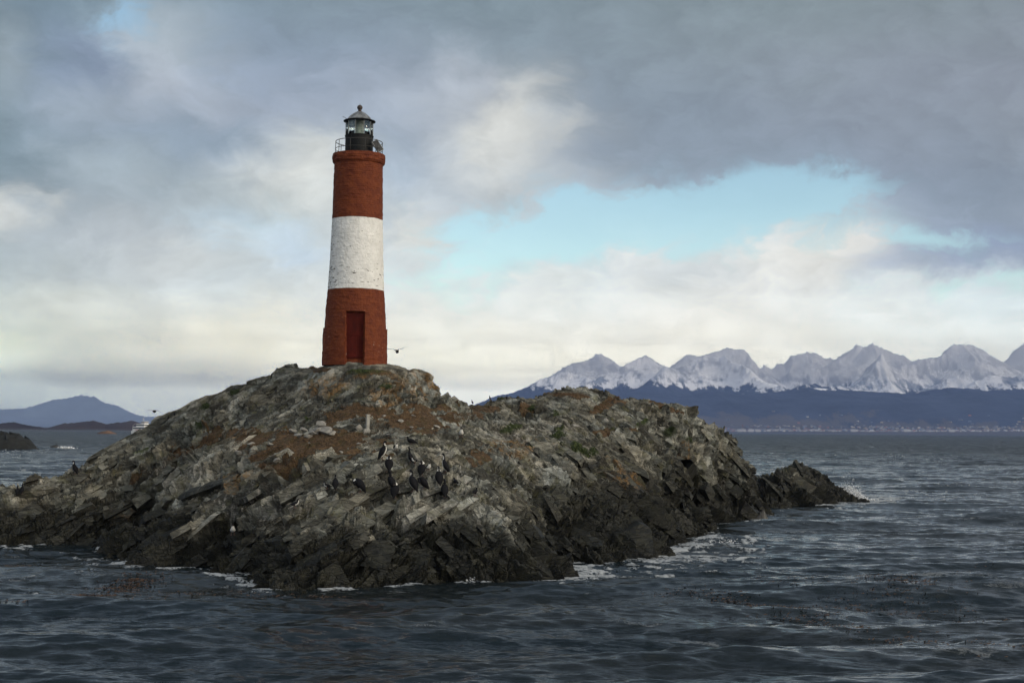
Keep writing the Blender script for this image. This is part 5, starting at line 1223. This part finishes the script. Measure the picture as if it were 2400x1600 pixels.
# ------------------------------------------------------------------ white tour ship
WS = [simple('ship_white', (.78, .77, .74), .4, var=.04, scale=.5), simple('ship_glass', (.03, .035, .045), .15), simple('ship_red', (.45, .06, .05), .5), simple('ship_dark', (.02, .03, .09), .4)]
DS = 1000.0; s0_ = at(337, 1009, DS); ship = bpy.data.objects.new('tour_ship', None); COL.objects.link(ship); ship.location = (s0_.x, DS, 0)
tag(ship, 'white twin hulled tour ship with stacked decks crossing the channel on the left', 'ship'); ship.rotation_euler = (0, 0, math.radians(-38))
def part(name, mat, build, parent=ship): b = bmesh.new(); build(b); return bm_obj(name, b, mat, parent)
def hull(b, y):   # bow towards +X
    sec = [(-9, 1.0, 2.6), (-3, 1.15, 2.6), (4, 1.1, 2.9), (8, .6, 3.4), (10.2, .08, 3.7)]; rows = []
    for x_, w, h in sec: rows.append([b.verts.new(v) for v in [(x_, y - w, h), (x_ - .1, y - w * .75, -.3), (x_ - .1, y + w * .75, -.3), (x_, y + w, h)]])
    for A_, B_ in zip(rows, rows[1:]):
        for q in range(4): b.faces.new((A_[q], A_[(q + 1) % 4], B_[(q + 1) % 4], B_[q]))
    b.faces.new(rows[0]); b.faces.new(rows[-1])
for y_ in (-3.0, 3.0): part('hull', WS[0], lambda b, y_=y_: hull(b, y_))
part('bridge_deck', WS[0], lambda b: (box(b, (-1, 0, 2.5), (16, 6.6, 1.4), None, .2), box(b, (8.2, 0, 2.9), (3, 5.2, .9), None, .2)))
part('tunnel', WS[3], lambda b: box(b, (2, 0, .9), (14, 3.9, 1.8)))
cb = part('main_cabin', WS[0], lambda b: box(b, (-1.2, 0, 4.2), (14, 7.4, 2.2), None, .3)); part('window_band', WS[1], lambda b: box(b, (-1.0, 0, 4.35), (13.2, 7.5, .9)), cb); part('stripe', WS[2], lambda b: box(b, (1.0, 0, 3.35), (12.0, 7.5, .25)), cb)
uc = part('upper_cabin', WS[0], lambda b: box(b, (-.6, 0, 6.4), (9, 6.2, 2.0), None, .3)); part('window_band', WS[1], lambda b: box(b, (-.3, 0, 6.55), (8.9, 6.3, .8)), uc)
wh = part('wheelhouse', WS[0], lambda b: (box(b, (1.0, 0, 8.2), (3.6, 3.6, 1.5), None, .2), box(b, (.8, 0, 9.05), (4.6, 4.4, .2)))); part('window_band', WS[1], lambda b: box(b, (1.05, 0, 8.35), (3.7, 3.7, .7)), wh)
part('mast', WS[0], lambda b: (tube(b, [(-.4, 0, 9), (-.6, 0, 11.6)], .12), tube(b, [(-.5, -1, 10.6), (-.5, 1, 10.6)], .07)))
part('railing', WS[0], lambda b: [tube(b, [(-5.2, y_, 7.6), (-8, y_, 6.2), (-8.2, y_, 5.3)], .06) for y_ in (-3.2, 3.2)])

# ------------------------------------------------------------------ air
bm = bmesh.new(); box(bm, (0, 950, (HAZE_TOP - 70) / 2), (52000, 49100, HAZE_TOP + 70)); hz_ = bm_obj('haze', bm, None)
for v in hz_.data.vertices: pass
m = bpy.data.materials.new('haze'); m.use_nodes = True; t = NT(m.node_tree); t.n.clear(); out = t.new('ShaderNodeOutputMaterial'); pv = t.new('ShaderNodeVolumePrincipled')
pv.inputs['Color'].default_value = (.34, .50, .95, 1); pv.inputs['Density'].default_value = HAZE_K; t.l.new(pv.outputs[0], out.inputs['Volume']); hz_.data.materials.append(m)
m3 = bpy.data.materials.new('mist'); m3.use_nodes = True; t3 = NT(m3.node_tree); t3.n.clear(); out3 = t3.new('ShaderNodeOutputMaterial'); pv3 = t3.new('ShaderNodeVolumePrincipled')
pv3.inputs['Color'].default_value = (.97, .98, 1, 1); pv3.inputs['Density'].default_value = MIST_K; t3.l.new(pv3.outputs[0], out3.inputs['Volume'])
m4 = bpy.data.materials.new('channel_mist'); m4.use_nodes = True; t4 = NT(m4.node_tree); t4.n.clear(); out4 = t4.new('ShaderNodeOutputMaterial'); pv4 = t4.new('ShaderNodeVolumePrincipled')
pv4.inputs['Color'].default_value = (.85, .95, 1, 1); pv4.inputs['Density'].default_value = 6e-5; t4.l.new(pv4.outputs[0], out4.inputs['Volume'])
bm = bmesh.new(); box(bm, (-13400, 15600, 330), (22000, 9000, 780)); ms2 = bm_obj('channel_mist', bm, m4); tag(ms2, 'pale mist low over the channel in front of the left mountain', 'mist', kind='stuff')
bm = bmesh.new(); box(bm, (3500, 13000, (430 + 985) / 2), (17000, 5600, 985 - 430)); ms_ = bm_obj('mountain_mist', bm, m3); tag(ms_, 'thin white cloud mist veiling the tops of the snowy mountains', 'mist', kind='stuff')
tag(hz_, 'pale blue haze of the sea air fading the far mountains', 'haze', kind='stuff')
